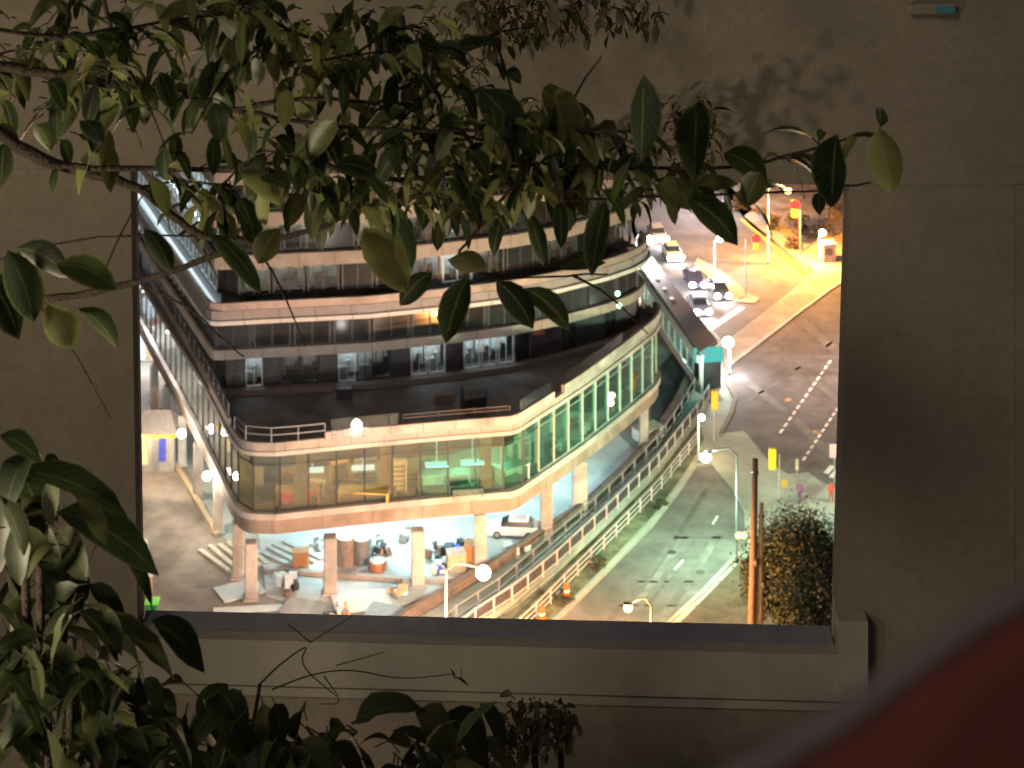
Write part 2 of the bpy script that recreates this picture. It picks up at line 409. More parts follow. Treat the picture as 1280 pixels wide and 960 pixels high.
# curtain wall
cw = offs(OUT, 0.42); gp = resample(cw, 2.3)
for k, (p, q) in enumerate(zip(gp, gp[1:])):
    if p.y > 243: continue
    left = p.x < -22.5; right = p.x > 1
    bm = bmesh.new(); n = (q - p).normalized(); nn = Vector((-n.y, n.x)) * 0.05
    a, c = p + n * 0.045, q - n * 0.045
    prism(bm, [a, c, c + nn, a + nn], Z_L + 0.06, Z_G - 0.06)
    g = link('glass_panel', bm, clearglass if left else (ambglass if p.x < -9.5 else greenglass), bld)
    bm = bmesh.new(); beam(bm, (*p, Z_L), (*p, Z_G), 0.09, 0.14); beam(bm, (*p, Z_L + 0.03), (*q, Z_L + 0.03), 0.06, 0.06)
    beam(bm, (*p, Z_G - 0.9), (*q, Z_G - 0.9), 0.05, 0.05)
    link('mullion', bm, darkmetal if not right else mat('light_mullion', (0.4, 0.5, 0.46), 0.5, 0.1), g)
# offices behind the glass
inner = offs(OUT, 7.0)
bpart('inner_wall', mat('ochre_wall', (0.13, 0.085, 0.035), 0.8, 0.5, 0.5, stains=0.3), lambda b: ribbon(b, [Vector((-17.5, 176.5)), Vector((-9, 178)), Vector((-5, 179))], Z_L + 0.02, Z_G - 0.02, 0.2))
bpart('inner_wall', mat('green_wall', (0.12, 0.23, 0.17), 0.8, 0.5, 0.7, stains=0.3), lambda b: ribbon(b, [Vector((-4.9, 179)), Vector((2, 184)), Vector((9, 196))], Z_L + 0.02, Z_G - 0.02, 0.2))
bpart('inner_wall', mat('cream_wall', (0.5, 0.43, 0.34), 0.8, 0.15, 0.7, stains=0.2), lambda b: ribbon(b, [Vector((-44, 236)), Vector((-17.6, 176.5))], Z_L + 0.02, Z_G - 0.02, 0.2))
bpart('dark_band', mat('dark_olive', (0.03, 0.026, 0.018), 0.8, 0.3, 0.7), lambda b: ribbon(b, offs(sub(OUT, (300, 565), (655, 535)), 1.1), Z_G - 1.35, Z_G - 0.13, 0.25))  # dark olive strip behind the top of the front glass
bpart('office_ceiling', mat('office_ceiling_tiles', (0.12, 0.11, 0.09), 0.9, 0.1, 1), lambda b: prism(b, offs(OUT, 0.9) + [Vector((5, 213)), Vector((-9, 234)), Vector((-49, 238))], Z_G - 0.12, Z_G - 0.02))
# inner columns standing behind the front glass, and tall lit fins on the right
for x, y in ((480, 559), (605, 549), (372, 568)):
    p = Vector(G(x, y, 11)[:2]) + Vector((0.1, 1.6))
    bpart('inner_column', mat('inner_column_brown', (0.2, 0.145, 0.1), 0.7, 0.2), lambda b: box(b, (p.x, p.y, (Z_L + Z_G) / 2), (1.0, 1.0, Z_G - Z_L - 0.14)))
for k, p in enumerate(resample(offs(sub(OUT, (640, 543), (806, 430)), 1.5), 2.4)):
    bpart('white_post', whitewall, lambda b: box(b, (p.x, p.y, (Z_L + Z_G) / 2), (0.28, 0.28, Z_G - Z_L - 0.14)))
# columns under the slab
colm = mat('column_render', (0.45, 0.4, 0.355), 0.75, 0.16, 0.9, stains=0.35)
for x, y, s in ((313, 752, 1.0), (412, 745, 1.05), (522, 736, 1.05), (600, 714, 1.0), (683, 676, 1.0), (297, 725, 0.95),
                (725, 644, 1.35), (805, 566, 0.8), (272, 668, 0.85), (247, 622, 0.85), (227, 583, 0.8), (208, 545, 0.8), (192, 515, 0.8)):
    p = G(x, y)
    bpart('column', colm, lambda b: (box(b, (p.x, p.y + s / 2, Z_S / 2), (s, s, Z_S - 0.01), 0.12, 0.12 if s < 1.3 else 0.45), box(b, (p.x, p.y + s / 2, 0.1), (s + .3, s + .3, 0.2), 0.12, 0.05)))
# ground floor: screed and rear walls
bpart('ground_floor', mat('screed', (0.5, 0.5, 0.48), 0.6, 0.1, 0.8, stains=0.22), lambda b: prism(b, px2([(333, 745), (400, 765), (480, 762), (545, 745), (640, 700), (730, 640), (800, 570)], 0) + [Vector((4, 212)), Vector((-20, 212)), Vector((-23, 185))], -0.02, 0.05))
bpart('core_wall', mat('core_grey', (0.2, 0.19, 0.175), 0.8, 0.3, 0.5, stains=0.5), lambda b: ribbon(b, [Vector((-28, 196)), Vector((-12, 190)), Vector((-4, 191)), Vector((4, 199)), Vector((5, 212))], 0.05, Z_S + 0.3, 0.3))
bpart('plinth_beam', pinkclad, lambda b: ribbon(b, px2([(330, 716), (412, 722), (522, 730), (590, 728)], 0), 0.05, 0.35, 0.5))
# sign lettering on the parapet
cu = bpy.data.curves.new('lettering', 'FONT'); cu.body = 'BIEL  E'; cu.size = 1.05; cu.extrude = 0.02
to = bpy.data.objects.new('lettering', cu); COL.objects.link(to)
A = Vector(G(413, 563.5, 11)[:2]); B = Vector(G(460, 559, 11)[:2]); dr = (B - A).normalized()
bpy.context.view_layer.update()
dg = bpy.context.evaluated_depsgraph_get(); me = bpy.data.meshes.new_from_object(to.evaluated_get(dg))
bpy.data.objects.remove(to)
to = bpy.data.objects.new('lettering', me); COL.objects.link(to); me.materials.append(mat('letter_grey', (0.17, 0.18, 0.19), 0.5, 0.05))
out = Vector((dr.y, -dr.x)) * 0.035
to.matrix_world = Matrix.Translation((A.x + out.x, A.y + out.y, Z_G + 0.93)) @ Matrix.Rotation(math.atan2(dr.y, dr.x), 4, 'Z') @ Matrix.Rotation(math.radians(90), 4, 'X')
mw = to.matrix_world.copy(); to.parent = bld; to.matrix_parent_inverse = Matrix.Translation(-BASE); to.matrix_basis = mw

# ---- tower
T = px2([(110, 245), (180, 358), (258, 482)], 11.6) + smoothpoly(px2([(258, 482), (265, 493), (276, 493.3)], 11.6), 1)[1:] + \
    px2([(330, 490), (460, 483), (560, 472), (640, 461), (700, 448), (760, 431), (786, 421)], 11.6) + \
    smoothpoly(px2([(786, 421), (800, 413), (808, 402), (798, 393)], 11.6), 3)[1:]
back = [Vector((2, 212)), Vector((-10, 232)), Vector((-46, 238))]
def storey(z0, z1, off): return lambda b: prism(b, offs(T, off) + back, z0, z1)
bpart('tower_core', mat('core_dark', (0.06, 0.055, 0.055), 0.8, 0.2), lambda b: prism(b, offs(T, 3.2) + [Vector((0, 210)), Vector((-11, 229)), Vector((-44, 234))], 11.46, 44))
bpart('plinth', mat('plinth_stone', (0.2, 0.165, 0.165), 0.8, 0.15, 1), lambda b: ribbon(b, offs(T, -0.25), 11.451, 11.9, 0.8))
for z0, z1, off, t, m in ((14.55, 15.35, 0.0, 1.2, beige), (17.7, 18.05, -0.55, 1.8, whitewall), (18.055, 18.85, -0.35, 0.5, mat('grey_band', (0.3, 0.28, 0.28), 0.7, 0.12, 1)),
                          (22.3, 23.4, 0.0, 1.2, beige), (25.9, 27.0, 0.0, 1.2, beige), (29.5, 30.6, 0, 1.2, beige), (33.1, 34.2, 0, 1.2, beige), (36.7, 37.8, 0, 1.2, beige), (40.3, 41.4, 0, 1.2, beige)):
    joints('spandrel', offs(T, off), z0, z1, 3.1, m, t)
bpart('balcony_parapet', pinkclad, lambda b: ribbon(b, offs(sub(OUT, (10, 10), (11, 11)), 0), 0, 0, 0) if False else ribbon(b, [p for p in offs(resample(T, 1.0), -0.3)][40:], 18.855, 19.5, 0.25))
bpart('slab', darkpanel, lambda b: prism(b, offs(T, 0.1) + back, 17.9, 18.0 + 0.04))
room = mat('room_wall', (0.55, 0.53, 0.5), 0.8, 0.2, 0.8, stains=0.2)
lit_cool = glow('lit_room_cool', (0.62, 0.8, 0.88), 0.5)
lit_warm = glow('lit_room_warm', (1.0, 0.72, 0.48), 0.42)
lit_dim = glow('lit_room_dim', (0.5, 0.52, 0.5), 0.14)
rnd = random.Random(5)
def window_row(z0, z1, off, step, pattern, ymax=225):
    ps = resample(offs(T, off), step)
    for k, (p, q) in enumerate(zip(ps, ps[1:])):
        if p.y > ymax and p.x < -20: continue
        n = (q - p).normalized(); nn = Vector((-n.y, n.x)); L = (q - p).length
        c = pattern(k, p)
        bm = bmesh.new()
        if c == 'wall':
            prism(bm, [p, q, q + nn * .3, p + nn * .3], z0, z1); link('wall_panel', bm, darkpanel, bld); continue
        a, b2 = p + n * 0.08, q - n * 0.08
        for s, e in ((0, 0.07), (0.48, 0.52), (0.93, 1.0)):
            prism(bm, [a.lerp(b2, s), a.lerp(b2, e), a.lerp(b2, e) + nn * .12, a.lerp(b2, s) + nn * .12], z0 + 0.05, z1 - 0.05)
        for y0, y1 in ((z0, z0 + 0.12), (z1 - 0.12, z1)):
            prism(bm, [a - nn * .004, b2 - nn * .004, b2 + nn * .13, a + nn * .13], y0, y1)
        wn = link('window', bm, darkmetal if c != 'bright' else whitewall, bld)
        bm = bmesh.new(); prism(bm, [a + nn * .05, b2 + nn * .05, b2 + nn * .09, a + nn * .09], z0 + 0.1, z1 - 0.1)
        link('pane', bm, darkglass if c == 'dark' else clearglass, wn)
        if c in ('bright', 'warm', 'dim'):
            bm = bmesh.new(); s = a + nn * 2.0; e = b2 + nn * 2.0
            prism(bm, [s, e, e + nn * .1, s + nn * .1], z0, z1)
            link('room_back', bm, room, wn)
            bm = bmesh.new(); mm = a.lerp(b2, 0.5) + nn * 1.1
            box(bm, (mm.x, mm.y, z1 - 0.16), (L * 0.7, 0.5, 0.06), math.atan2(n.y, n.x))
            link('ceiling_lamp', bm, {'bright': glow('lamp_cool', (0.75, 0.92, 1.0), 26), 'warm': glow('lamp_warm', (1.0, 0.75, 0.5), 7), 'dim': glow('lamp_dim', (1.0, 0.85, 0.7), 1.8)}[c], wn)
            bm = bmesh.new(); v = rnd.uniform(0.25, 0.7); mm = a.lerp(b2, v) + nn * 1.3
            box(bm, (mm.x, mm.y, z0 + 0.45), (1.2, 0.6, 0.9), math.atan2(n.y, n.x), 0.05)
            box(bm, (mm.x + 0.4, mm.y, z0 + 1.15), (0.4, 0.3, 0.5), 0.4, 0.05)
            link('desk', bm, rnd.choice([brownwall, greymetal, darkmetal]), wn)
def rowA(k, p):
    x = (p.x + 0.8) / p.y * F + 640
    for c, wd, t in ((274, 9, 'dim'), (318, 12, 'bright'), (375, 28, 'dim'), (431, 16, 'bright'), (468, 22, 'dim'), (536, 26, 'bright'), (610, 30, 'bright')):
        if abs(x - c) < wd + 4: return t
    return 'wall' if k % 3 else 'dark'
window_row(11.9, 14.55, 0.5, 1.6, rowA)
window_row(15.35, 17.75, 0.25, 3.4, lambda k, p: 'dark')
window_row(19.55, 22.3, 0.9, 3.0, lambda k, p: ('bright' if p.x < -26 else rnd.choice(['dark', 'dark', 'dim', 'dim', 'bright'])) if p.x < -2 else rnd.choice(['warm', 'dim', 'warm', 'dark']))
window_row(23.4, 25.9, 0.5, 3.2, lambda k, p: 'bright' if p.x < -27 else rnd.choice(['dark', 'dim', 'dim', 'warm']))
window_row(27.0, 29.5, 0.5, 3.8, lambda k, p: 'bright' if p.x < -27 else rnd.choice(['dark', 'dim', 'warm']))
bpart('upper_glazing', darkglass, lambda b: [ribbon(b, offs(T, 0.5), z, z + 2.5, 0.1) for z in (30.6, 34.2, 37.8)])
bpart('roof', darkpanel, lambda b: prism(b, offs(T, 0.2) + back, 41.41, 41.8))

# furniture of the offices (things)
def furn(name, px, py, zz, size, m, label, cat, rz=0.0):
    p = G(px, py, zz); bm = bmesh.new()
    sx, sy, sz = size
    box(bm, (0, 0, sz - 0.05), (sx, sy, 0.1), 0, 0.03)
    box(bm, (-sx / 2 + 0.12, 0, (sz - 0.1) / 2), (0.1, sy * 0.9, sz - 0.11)); box(bm, (sx / 2 - 0.12, 0, (sz - 0.1) / 2), (0.1, sy * 0.9, sz - 0.11))
    box(bm, (0, sy * 0.35, (sz - 0.1) / 2 + 0.1), (sx - 0.36, 0.06, sz - 0.35))
    o = link(name, bm, m); o.location = p; o.rotation_euler = (0, 0, rz); return tag(o, label, cat)
furn('reception_desk', 372, 628, Z_L, (3.6, 1.2, 1.2), mat('ochre_desk', (0.55, 0.28, 0.06), 0.5), 'ochre counter behind the glass near the rounded corner', 'counter', 0.1)
furn('meeting_table', 455, 625, Z_L, (4.2, 1.4, 0.9), mat('yellow_desk', (0.6, 0.42, 0.12), 0.5), 'long yellow table behind the glass under the sign', 'table', -0.1)
furn('display_counter', 555, 612, Z_L, (4.4, 1.2, 1.5), mat('mint_counter', (0.5, 0.75, 0.62), 0.4), 'pale mint counter behind the green lit glass', 'counter', 0.1)
furn('side_counter', 640, 600, Z_L, (2.8, 1.4, 1.3), mat('mint_counter', (0.5, 0.75, 0.62), 0.4), 'mint counter behind the bend of the green glass', 'counter', 0.6)
rf = random.Random(14)
fm = [mat('f_ochre', (0.55, 0.3, 0.07), 0.5), mat('f_white', (0.75, 0.75, 0.72), 0.5), mat('f_brown', (0.2, 0.12, 0.06), 0.6), mat('f_tan', (0.5, 0.38, 0.2), 0.6)]
gm = [mat('g_mint', (0.5, 0.8, 0.66), 0.5), mat('f_white', (0.75, 0.75, 0.72), 0.5), mat('g_dark', (0.08, 0.14, 0.11), 0.6), mat('g_sage', (0.3, 0.45, 0.36), 0.6)]
for k in range(22):
    f = (k + rf.uniform(.1, .9)) / 22; x = 345 + f * 400; y = (632 if x < 600 else 632 - (x - 600) * 0.62) - rf.uniform(6, 34); zz = Z_L
    q = G(x, y, zz); mset = fm if x < 505 else gm; hgt = rf.choice([0.7, 0.75, 1.1, 1.8, 2.6]); bm = bmesh.new(); wd = rf.uniform(.8, 2.6); dp = rf.uniform(.3, .8)
    box(bm, (0, 0, hgt - .06), (wd, dp, .12), 0, .02)
    for sx in (-1, 1): box(bm, (sx * (wd / 2 - .08), 0, (hgt - .12) / 2), (.1, dp * .9, hgt - .121))
    for z in range(1, int(hgt / .4)): box(bm, (0, 0.02, z * .4), (wd - .27, dp * .8, .05))
    box(bm, (0, dp * .46, (hgt - .12) / 2), (wd - .27, .04, hgt - .13))
    o = link('bookcase' if hgt > 1.3 else 'desk', bm, rf.choice(mset)); o.location = q; o.rotation_euler = (0, 0, rf.uniform(-.3, .5) + (0.75 if x > 640 else 0))
    tag(o, ('tall open shelving unit' if hgt > 1.3 else 'low office desk') + (' inside the amber glass of the lit storey' if x < 505 else ' inside the green glass of the lit storey'), 'shelf' if hgt > 1.3 else 'desk', ('shelves' if hgt > 1.3 else 'desks') + (' in the amber offices' if x < 505 else ' in the green offices'))
bm = bmesh.new(); q = G(372, 622, Z_L); box(bm, (0, 0, .8), (2.6, .5, .5), 0, .15); box(bm, (0, 0, .27), (2.3, .35, .52), 0, .04); o = link('reflection', bm, redp if 0 else mat('reflection_red', (0.7, 0.06, 0.05), 0.4)); o.location = q + Vector((0, -.9, 0)); tag(o, 'red shape standing in for a reflected vehicle behind the amber glass by the rounded corner', 'reflection')  # solid shape standing in for a red vehicle reflected in the glass
def ceil_panel(px, py, wx, wy, m, rz=0):
    p = G(px, py, Z_G - 0.14); bm = bmesh.new(); box(bm, (p.x, p.y, Z_G - 0.18), (wx, wy, 0.08), rz)
    link('ceiling_lamp', bm, m, bld)
cool_panel = glow('panel_cool', (0.75, 0.9, 1.0), 4)
# lights of the lit storey
for x, y, c, pw in ((-19.5, 174.3, (1, 0.58, 0.22), 420), (-14.5, 174.5, (1, 0.58, 0.2), 420), (-9.5, 176, (0.95, 0.72, 0.25), 380), (-4.5, 177, (0.32, 1.0, 0.62), 620), (-1.2, 178.5, (0.30, 1.0, 0.66), 620),
                    (2.5, 182.5, (0.32, 1.0, 0.7), 480), (6, 187.5, (0.4, 1, 0.76), 260), (9.5, 193, (0.65, 1, 0.9), 120), (-24.5, 178, (1, 0.85, 0.65), 500), (-27.5, 185, (1, 0.87, 0.7), 1500), (-31.5, 194, (1, 0.9, 0.8), 2600), (-35.5, 204, (0.9, 0.93, 1.0), 4000), (-40, 215, (0.85, 0.92, 1.0), 6000)):
    bm = bmesh.new(); box(bm, (x, y, Z_G - 0.2), (1.5, 0.35, 0.1))
    link('ceiling_lamp', bm, glow('lamp_%d%d%d' % tuple(int(v * 9) for v in c), c, 6), bld)
    lamp_light('office_light', (x, y, Z_G - 0.8), pw, c, bld, 0.5)
for x, y in ((388, 585), (452, 582), (545, 578), (590, 575)):
    q = G(x, y + 14, 8.7); bm = bmesh.new(); box(bm, (q.x, q.y + 1.6, 8.7), (1.9, 0.9, 0.08), 0.1); box(bm, (q.x, q.y + 1.6, 9.8), (0.06, 0.06, 2.1))
    link('hanging_lamp', bm, glow('hang_cool' if x < 500 else 'hang_mint', (0.7, 0.88, 1.0) if x < 500 else (0.45, 1.0, 0.75), 1.6), bld)
for x, y in ((772, 367), (774, 382)):
    q = G(x, y, 15.5 if y < 370 else 14.6); bm = bmesh.new(); ball(bm, D(x, y, 186.5), 0.22); link('marker_light', bm, glow('marker_green', (0.6, 1.0, 0.8), 6), bld, True)
# lights under the slab
for x, y, pw in ((-14, 174.6, 2300), (-7, 175.8, 2300), (-19, 183, 1300), (-1, 184, 1300), (-11, 184, 1500), (4.5, 188, 900)):
    bm = bmesh.new(); box(bm, (x, y, Z_S + 0.16), (1.6, 0.5, 0.12))
    link('ceiling_lamp', bm, glow('lamp_soffit', (0.6, 0.93, 1.0), 8), bld)
    lamp_light('soffit_light', (x, y, Z_S - 0.15), pw * 1.15, (0.58, 0.94, 1.0), bld, 0.5)
for k, (x, y) in enumerate(((227, 542), (259, 595))):                        # wall lamps on the left side
    p = G(x, y, 5.0); bm = bmesh.new(); ball(bm, p, 0.38); wl = link('wall_lamp', bm, glow('lamp_white', (1, 0.95, 0.88), 25), bld, True)
    lamp_light('wall_light', p + Vector((-1.0, -0.8, -0.3)), 1500, (1, 0.86, 0.68), bld, 0.3)

# ------------------------------------------------------------------ things on the terrace and the ground floor
def crate(name, px, py, z, s, m, label, cat, rz=0.0, lid=None, group=None):
    p = G(px, py, z); t = thing(name, p, label, cat, group, rz)
    bm = bmesh.new(); box(bm, (0, 0, s[2] / 2), s, 0, min(s) * 0.04)
    for sx in (-1, 1):
        for k in range(3): box(bm, (sx * s[0] * 0.501, (k - 1) * s[1] * 0.36, s[2] / 2), (0.05, s[1] * 0.12, s[2] * 0.96))
    for k in range(3): box(bm, ((k - 1) * s[0] * 0.36, -s[1] * 0.501, s[2] / 2), (s[0] * 0.12, 0.05, s[2] * 0.96))
    local('body', bm, m, t)
    bm = bmesh.new(); box(bm, (0, 0, s[2] + 0.04), (s[0] + 0.1, s[1] + 0.1, 0.07), 0, 0.02); local('lid', bm, lid or m, t)
    return t
crate('terrace_unit', 592, 512, 11.46, (1.9, 1.6, 1.9), darkmetal, 'dark plant unit standing on the terrace under the lit windows', 'plant unit', 0.3)
crate('terrace_planter', 556, 502, 11.46, (1.6, 0.7, 0.6), brownwall, 'low dark planter on the terrace left of the dark plant unit', 'planter', 0.1)
crate('terrace_bench', 430, 497, 11.46, (1.2, 0.7, 0.8), darkmetal, 'small dark cabinet on the terrace below the brightest door', 'cabinet')
crate('cardboard_box', 376, 708, 0.05, (1.3, 1.0, 1.3), mat('cardboard', (0.36, 0.2, 0.1), 0.85, 0.15), 'brown cardboard box on the lit floor left of the second column', 'box', 0.1)
crate('wooden_crate', 570, 712, 0.05, (1.5, 1.1, 1.5), wood, 'tan wooden crate beside the fourth column', 'crate', 0.2, slabcream)
crate('wooden_crate', 590, 706, 0.05, (1.2, 1.0, 1.8), mat('brown_crate', (0.3, 0.17, 0.07), 0.8), 'taller brown crate touching the fourth column', 'crate', 0.1)
def drum(px, py, z, r, h, m, label):
    p = G(px, py, z); t = thing('drum', p, label, 'drum', 'drums on the lit ground floor')
    bm = bmesh.new(); tube(bm, [(0, 0, 0), (0, 0, h * .3), (0, 0, h * .31), (0, 0, h * .35), (0, 0, h * .36), (0, 0, h * .7), (0, 0, h * .72), (0, 0, h)], [r, r, r * 1.05, r * 1.05, r, r, r * 1.05, r], 18); local('body', bm, m, t)
    bm = bmesh.new(); tube(bm, [(0, 0, h), (0, 0, h + .06)], r * 0.93, 18); local('lid', bm, whitewall, t)
drum(472, 712, 0.05, 0.72, 0.75, mat('rust_drum', (0.32, 0.14, 0.08), 0.6), 'low rusty red drum with a white lid between second and third columns')
drum(432, 704, 0.05, 0.75, 2.2, mat('taupe_drum', (0.22, 0.18, 0.15), 0.7), 'tall taupe drum just right of the second column')
drum(452, 702, 0.05, 0.8, 2.0, mat('grey_drum', (0.17, 0.165, 0.16), 0.7), 'tall dark grey drum with pale lid, second from the second column')
def heap(name, px, py, n, m, spread, size, label, cat, seed):
    r = random.Random(seed); p = G(px, py, 0.05); bm = bmesh.new()
    for k in range(n):
        s = [r.uniform(*size) for _ in range(3)]
        q = bmesh.ops.create_cube(bm, size=1, matrix=Matrix.Translation((r.gauss(0, spread), r.gauss(0, spread), s[2] / 2 + 0.25 * max(0, 1 - k / n))) @ Matrix.Rotation(r.uniform(0, 3), 4, 'Z') @ Matrix.Rotation(r.uniform(-.3, .3), 4, 'X') @ Matrix.Diagonal((*s, 1)))
        mi = r.randrange(len(m))
        for v in q['verts']:
            for f in v.link_faces: f.material_index = mi
    o = link(name, bm, m); o.location = p; tag(o, label, cat); return o
redp = mat('red_plastic', (0.55, 0.04, 0.05), 0.5); bluep = mat('blue_plastic', (0.05, 0.1, 0.5), 0.5)
heap('tool_heap', 572, 690, 16, [redp, bluep, whitewall, darkmetal], 0.55, (0.3, 0.9), 'heap of red and blue building gear on the lit floor', 'tool heap', 2)
heap('rubble_heap', 545, 690, 12, [darkmetal, whitewall, brownwall], 0.6, (0.2, 0.7), 'heap of dark and white offcuts left of the red and blue gear', 'rubble heap', 3)
heap('debris_heap', 478, 690, 16, [darkmetal, brownwall, whitewall, wood], 0.4, (0.3, 0.8), 'mixed dark debris heap behind the low rusty drum', 'rubble heap', 4)
heap('paper_heap', 425, 772, 14, [wood, orangeplastic, whitewall, tanpave], 0.5, (0.2, 0.7), 'orange and tan scrap heap at the sill by the second column', 'scrap heap', 6)
heap('seat_heap', 368, 735, 9, [darkmetal, whitewall, brownwall], 0.9, (0.3, 1.0), 'dark and white scrap heap between first and second columns', 'scrap heap', 8)
heap('bucket_heap', 402, 684, 12, [whitewall, darkmetal, brownwall, greymetal], 0.4, (0.25, 0.7), 'pale and dark clutter just left of the tall taupe drum', 'clutter', 11)
heap('parts_heap', 508, 676, 10, [darkmetal, wood, greymetal], 0.4, (0.25, 0.7), 'dark machine parts in front of the rear wall left of the third column', 'parts heap', 12)
heap('rag_heap', 548, 716, 9, [bluep, darkmetal, whitewall], 0.35, (0.2, 0.55), 'small blue and dark heap right of the third column', 'rag heap', 13)
heap('timber_heap', 500, 742, 12, [wood, whitewall, greymetal], 0.28, (0.25, 0.6), 'pale timber offcuts on the floor beside the third column foot', 'offcut heap', 15)
heap('gravel_bag_heap', 640, 692, 8, [tanpave, greymetal, whitewall], 0.45, (0.3, 0.7), 'tan and grey bags in front of the parked white car', 'bag heap', 16)
def planks(px, py, n, L, rz, label, seed, m=wood, z=-0.015):
    r = random.Random(seed); p = G(px, py, z)
    for k in range(n):
        bm = bmesh.new(); box(bm, (0, 0, 0.11), (L * r.uniform(.85, 1.05), 0.42, 0.2), 0, 0.02)
        o = link('timber_beam', bm, m); a = rz + r.uniform(-.06, .06)
        o.location = p + Vector((k * 0.85 * math.cos(rz + 1.57 - 0.25), k * 0.85 * math.sin(rz + 1.57 - 0.25), 0.0)); o.rotation_euler = (0, 0, a)
        tag(o, label, 'timber beam', label)
planks(268, 702, 5, 5.2, math.radians(-52), 'pale timber beam lying in the row on the brown courtyard', 1, mat('pale_beam', (0.55, 0.47, 0.37), 0.8, 0.2, 3))
planks(345, 700, 4, 4.8, math.radians(-40), 'grey timber beam lying under the building by the corner column', 2, mat('grey_beam', (0.4, 0.4, 0.38), 0.8, 0.2, 3), 0.06)
def board(px, py, wx, wy, rz, m, label, z=0.055):
    p = G(px, py, z); bm = bmesh.new(); box(bm, (0, 0, 0.04), (wx, wy, 0.06), 0, 0.01)
    o = link('plywood_sheet', bm, m); o.location = p; o.rotation_euler = (0, 0.01, rz); tag(o, label, 'sheet')
board(300, 738, 3.6, 2.6, 0.5, whitewall, 'white sheet on the courtyard at the foot of the corner column', 0.0)
board(310, 762, 5.5, 0.9, 0.12, whitewall, 'long narrow white sheet along the sill left of the corner column', 0.0)
board(380, 760, 3.4, 2.4, -0.2, slabcream, 'cream sheet on the floor left of the second column', 0.06)
board(452, 752, 4.6, 3.0, 0.25, whitewall, 'wide white sheet on the floor between second and third columns', 0.06)
board(482, 764, 3.0, 2.0, -0.3, mat('grey_sheet', (0.33, 0.35, 0.35), 0.7), 'grey sheet on the floor in front of the third column', 0.06)
# long box with white top and green bin at the far left
t = thing('site_container', G(181, 745, -0.01), 'long tan site box with a white top at the courtyard edge', 'site box', None, 0.25)
bm = bmesh.new(); box(bm, (0, 3, 0.75), (1.2, 6, 1.5), 0, 0.04); local('body', bm, mat('tan_box', (0.45, 0.3, 0.2), 0.7), t)
bm = bmesh.new(); box(bm, (0, 3, 1.56), (1.3, 6.1, 0.1), 0, 0.03); local('roof', bm, mat('white_box_top', (0.75, 0.72, 0.66), 0.6), t)
t = thing('green_bin', G(190, 767, -0.01), 'bright green bin in front of the tan site box', 'bin')
bm = bmesh.new(); box(bm, (0, 0, 0.45), (0.9, 0.8, 0.9), 0, 0.06); local('body', bm, mat('green_plastic_dark', (0.03, 0.14, 0.06), 0.5), t)
bm = bmesh.new(); box(bm, (0, 0, 1.02), (1.1, 0.95, 0.22), 0, 0.05); local('lid', bm, mat('green_plastic', (0.16, 0.85, 0.05), 0.5), t)
# edge beam along the left lane
bm = bmesh.new(); ribbon(bm, px2([(205, 566), (215, 582), (262, 660), (268, 672)], 0), -0.02, 0.35, 0.45)
tag(link('low_wall', bm, mat('ochre_kerb', (0.42, 0.32, 0.2), 0.8)), 'low ochre wall beside the brown lane at the left columns', 'low wall')

# kiosk and shop at the far left
t = thing('kiosk', G(193, 590), 'small lit kiosk with a grey pitched roof and blue panel in the left lane', 'kiosk')
K = t.location
bm = bmesh.new(); box(bm, (K.x, K.y + 1.6, 1.75), (3.6, 3.2, 3.5)); link('wall', bm, mat('kiosk_wall', (0.3, 0.28, 0.24), 0.8, 0.2), t)
bm = bmesh.new()
vs = [bm.verts.new((K.x + x, K.y + y, z)) for x, y, z in ((-2.1, -0.4, 3.6), (2.1, -0.4, 3.6), (2.1, 3.5, 3.6), (-2.1, 3.5, 3.6), (-1.2, 1.5, 5.0), (1.2, 1.5, 5.0))]
for f in ((0, 1, 5, 4), (1, 2, 5), (2, 3, 4, 5), (3, 0, 4), (3, 2, 1, 0)): bm.faces.new([vs[i] for i in f])
link('roof', bm, mat('kiosk_roof', (0.32, 0.27, 0.23), 0.8, 0.2), t)
bm = bmesh.new(); box(bm, (K.x, K.y - 0.36, 3.42), (4.1, 0.08, 0.35)); link('fascia', bm, mat('kiosk_fascia', (0.6, 0.3, 0.06), 0.6), t)
bm = bmesh.new(); box(bm, (K.x - 1.1, K.y - 0.04, 1.9), (1.0, 0.1, 2.4)); link('window', bm, glow('kiosk_glow', (1.0, 0.62, 0.3), 1.6), t)
bm = bmesh.new(); box(bm, (K.x + 0.75, K.y - 0.05, 2.1), (0.6, 0.1, 2.2)); link('panel', bm, mat('blue_panel', (0.05, 0.07, 0.42), 0.5), t)
bm = bmesh.new(); box(bm, (K.x + 0.1, K.y - 0.05, 1.6), (0.6, 0.1, 2.6)); link('door', bm, greymetal, t)
lamp_light('kiosk_light', K + Vector((-1.2, -1.2, 3.0)), 350, (1, 0.7, 0.4), t)
p = G(186, 478); t = thing('shop_building', p, 'bright white lit shopfront building at the far end of the left lane', 'building')
bm = bmesh.new(); box(bm, (p.x - 4.3, p.y + 12, 8), (12, 14, 16)); link('wall', bm, mat('shop_wall', (0.42, 0.32, 0.22), 0.8, 0.25, 0.3), t)
r = random.Random(3)
for k in range(4):
    for j in range(5):
        bm = bmesh.new(); box(bm, (p.x - 9 + j * 2.3, p.y + 4.93, 1.6 + k * 3.6), (1.7, 0.12, 2.3 if k else 2.8))
        link('window', bm, glow('shop_glow%d' % ((k + j) % 3), [(0.75, 0.86, 1.0), (1.0, 0.9, 0.75), (0.85, 0.92, 1.0)][(k + j) % 3], [1.5, 1.0, 2.2][(k + j) % 3]), t)
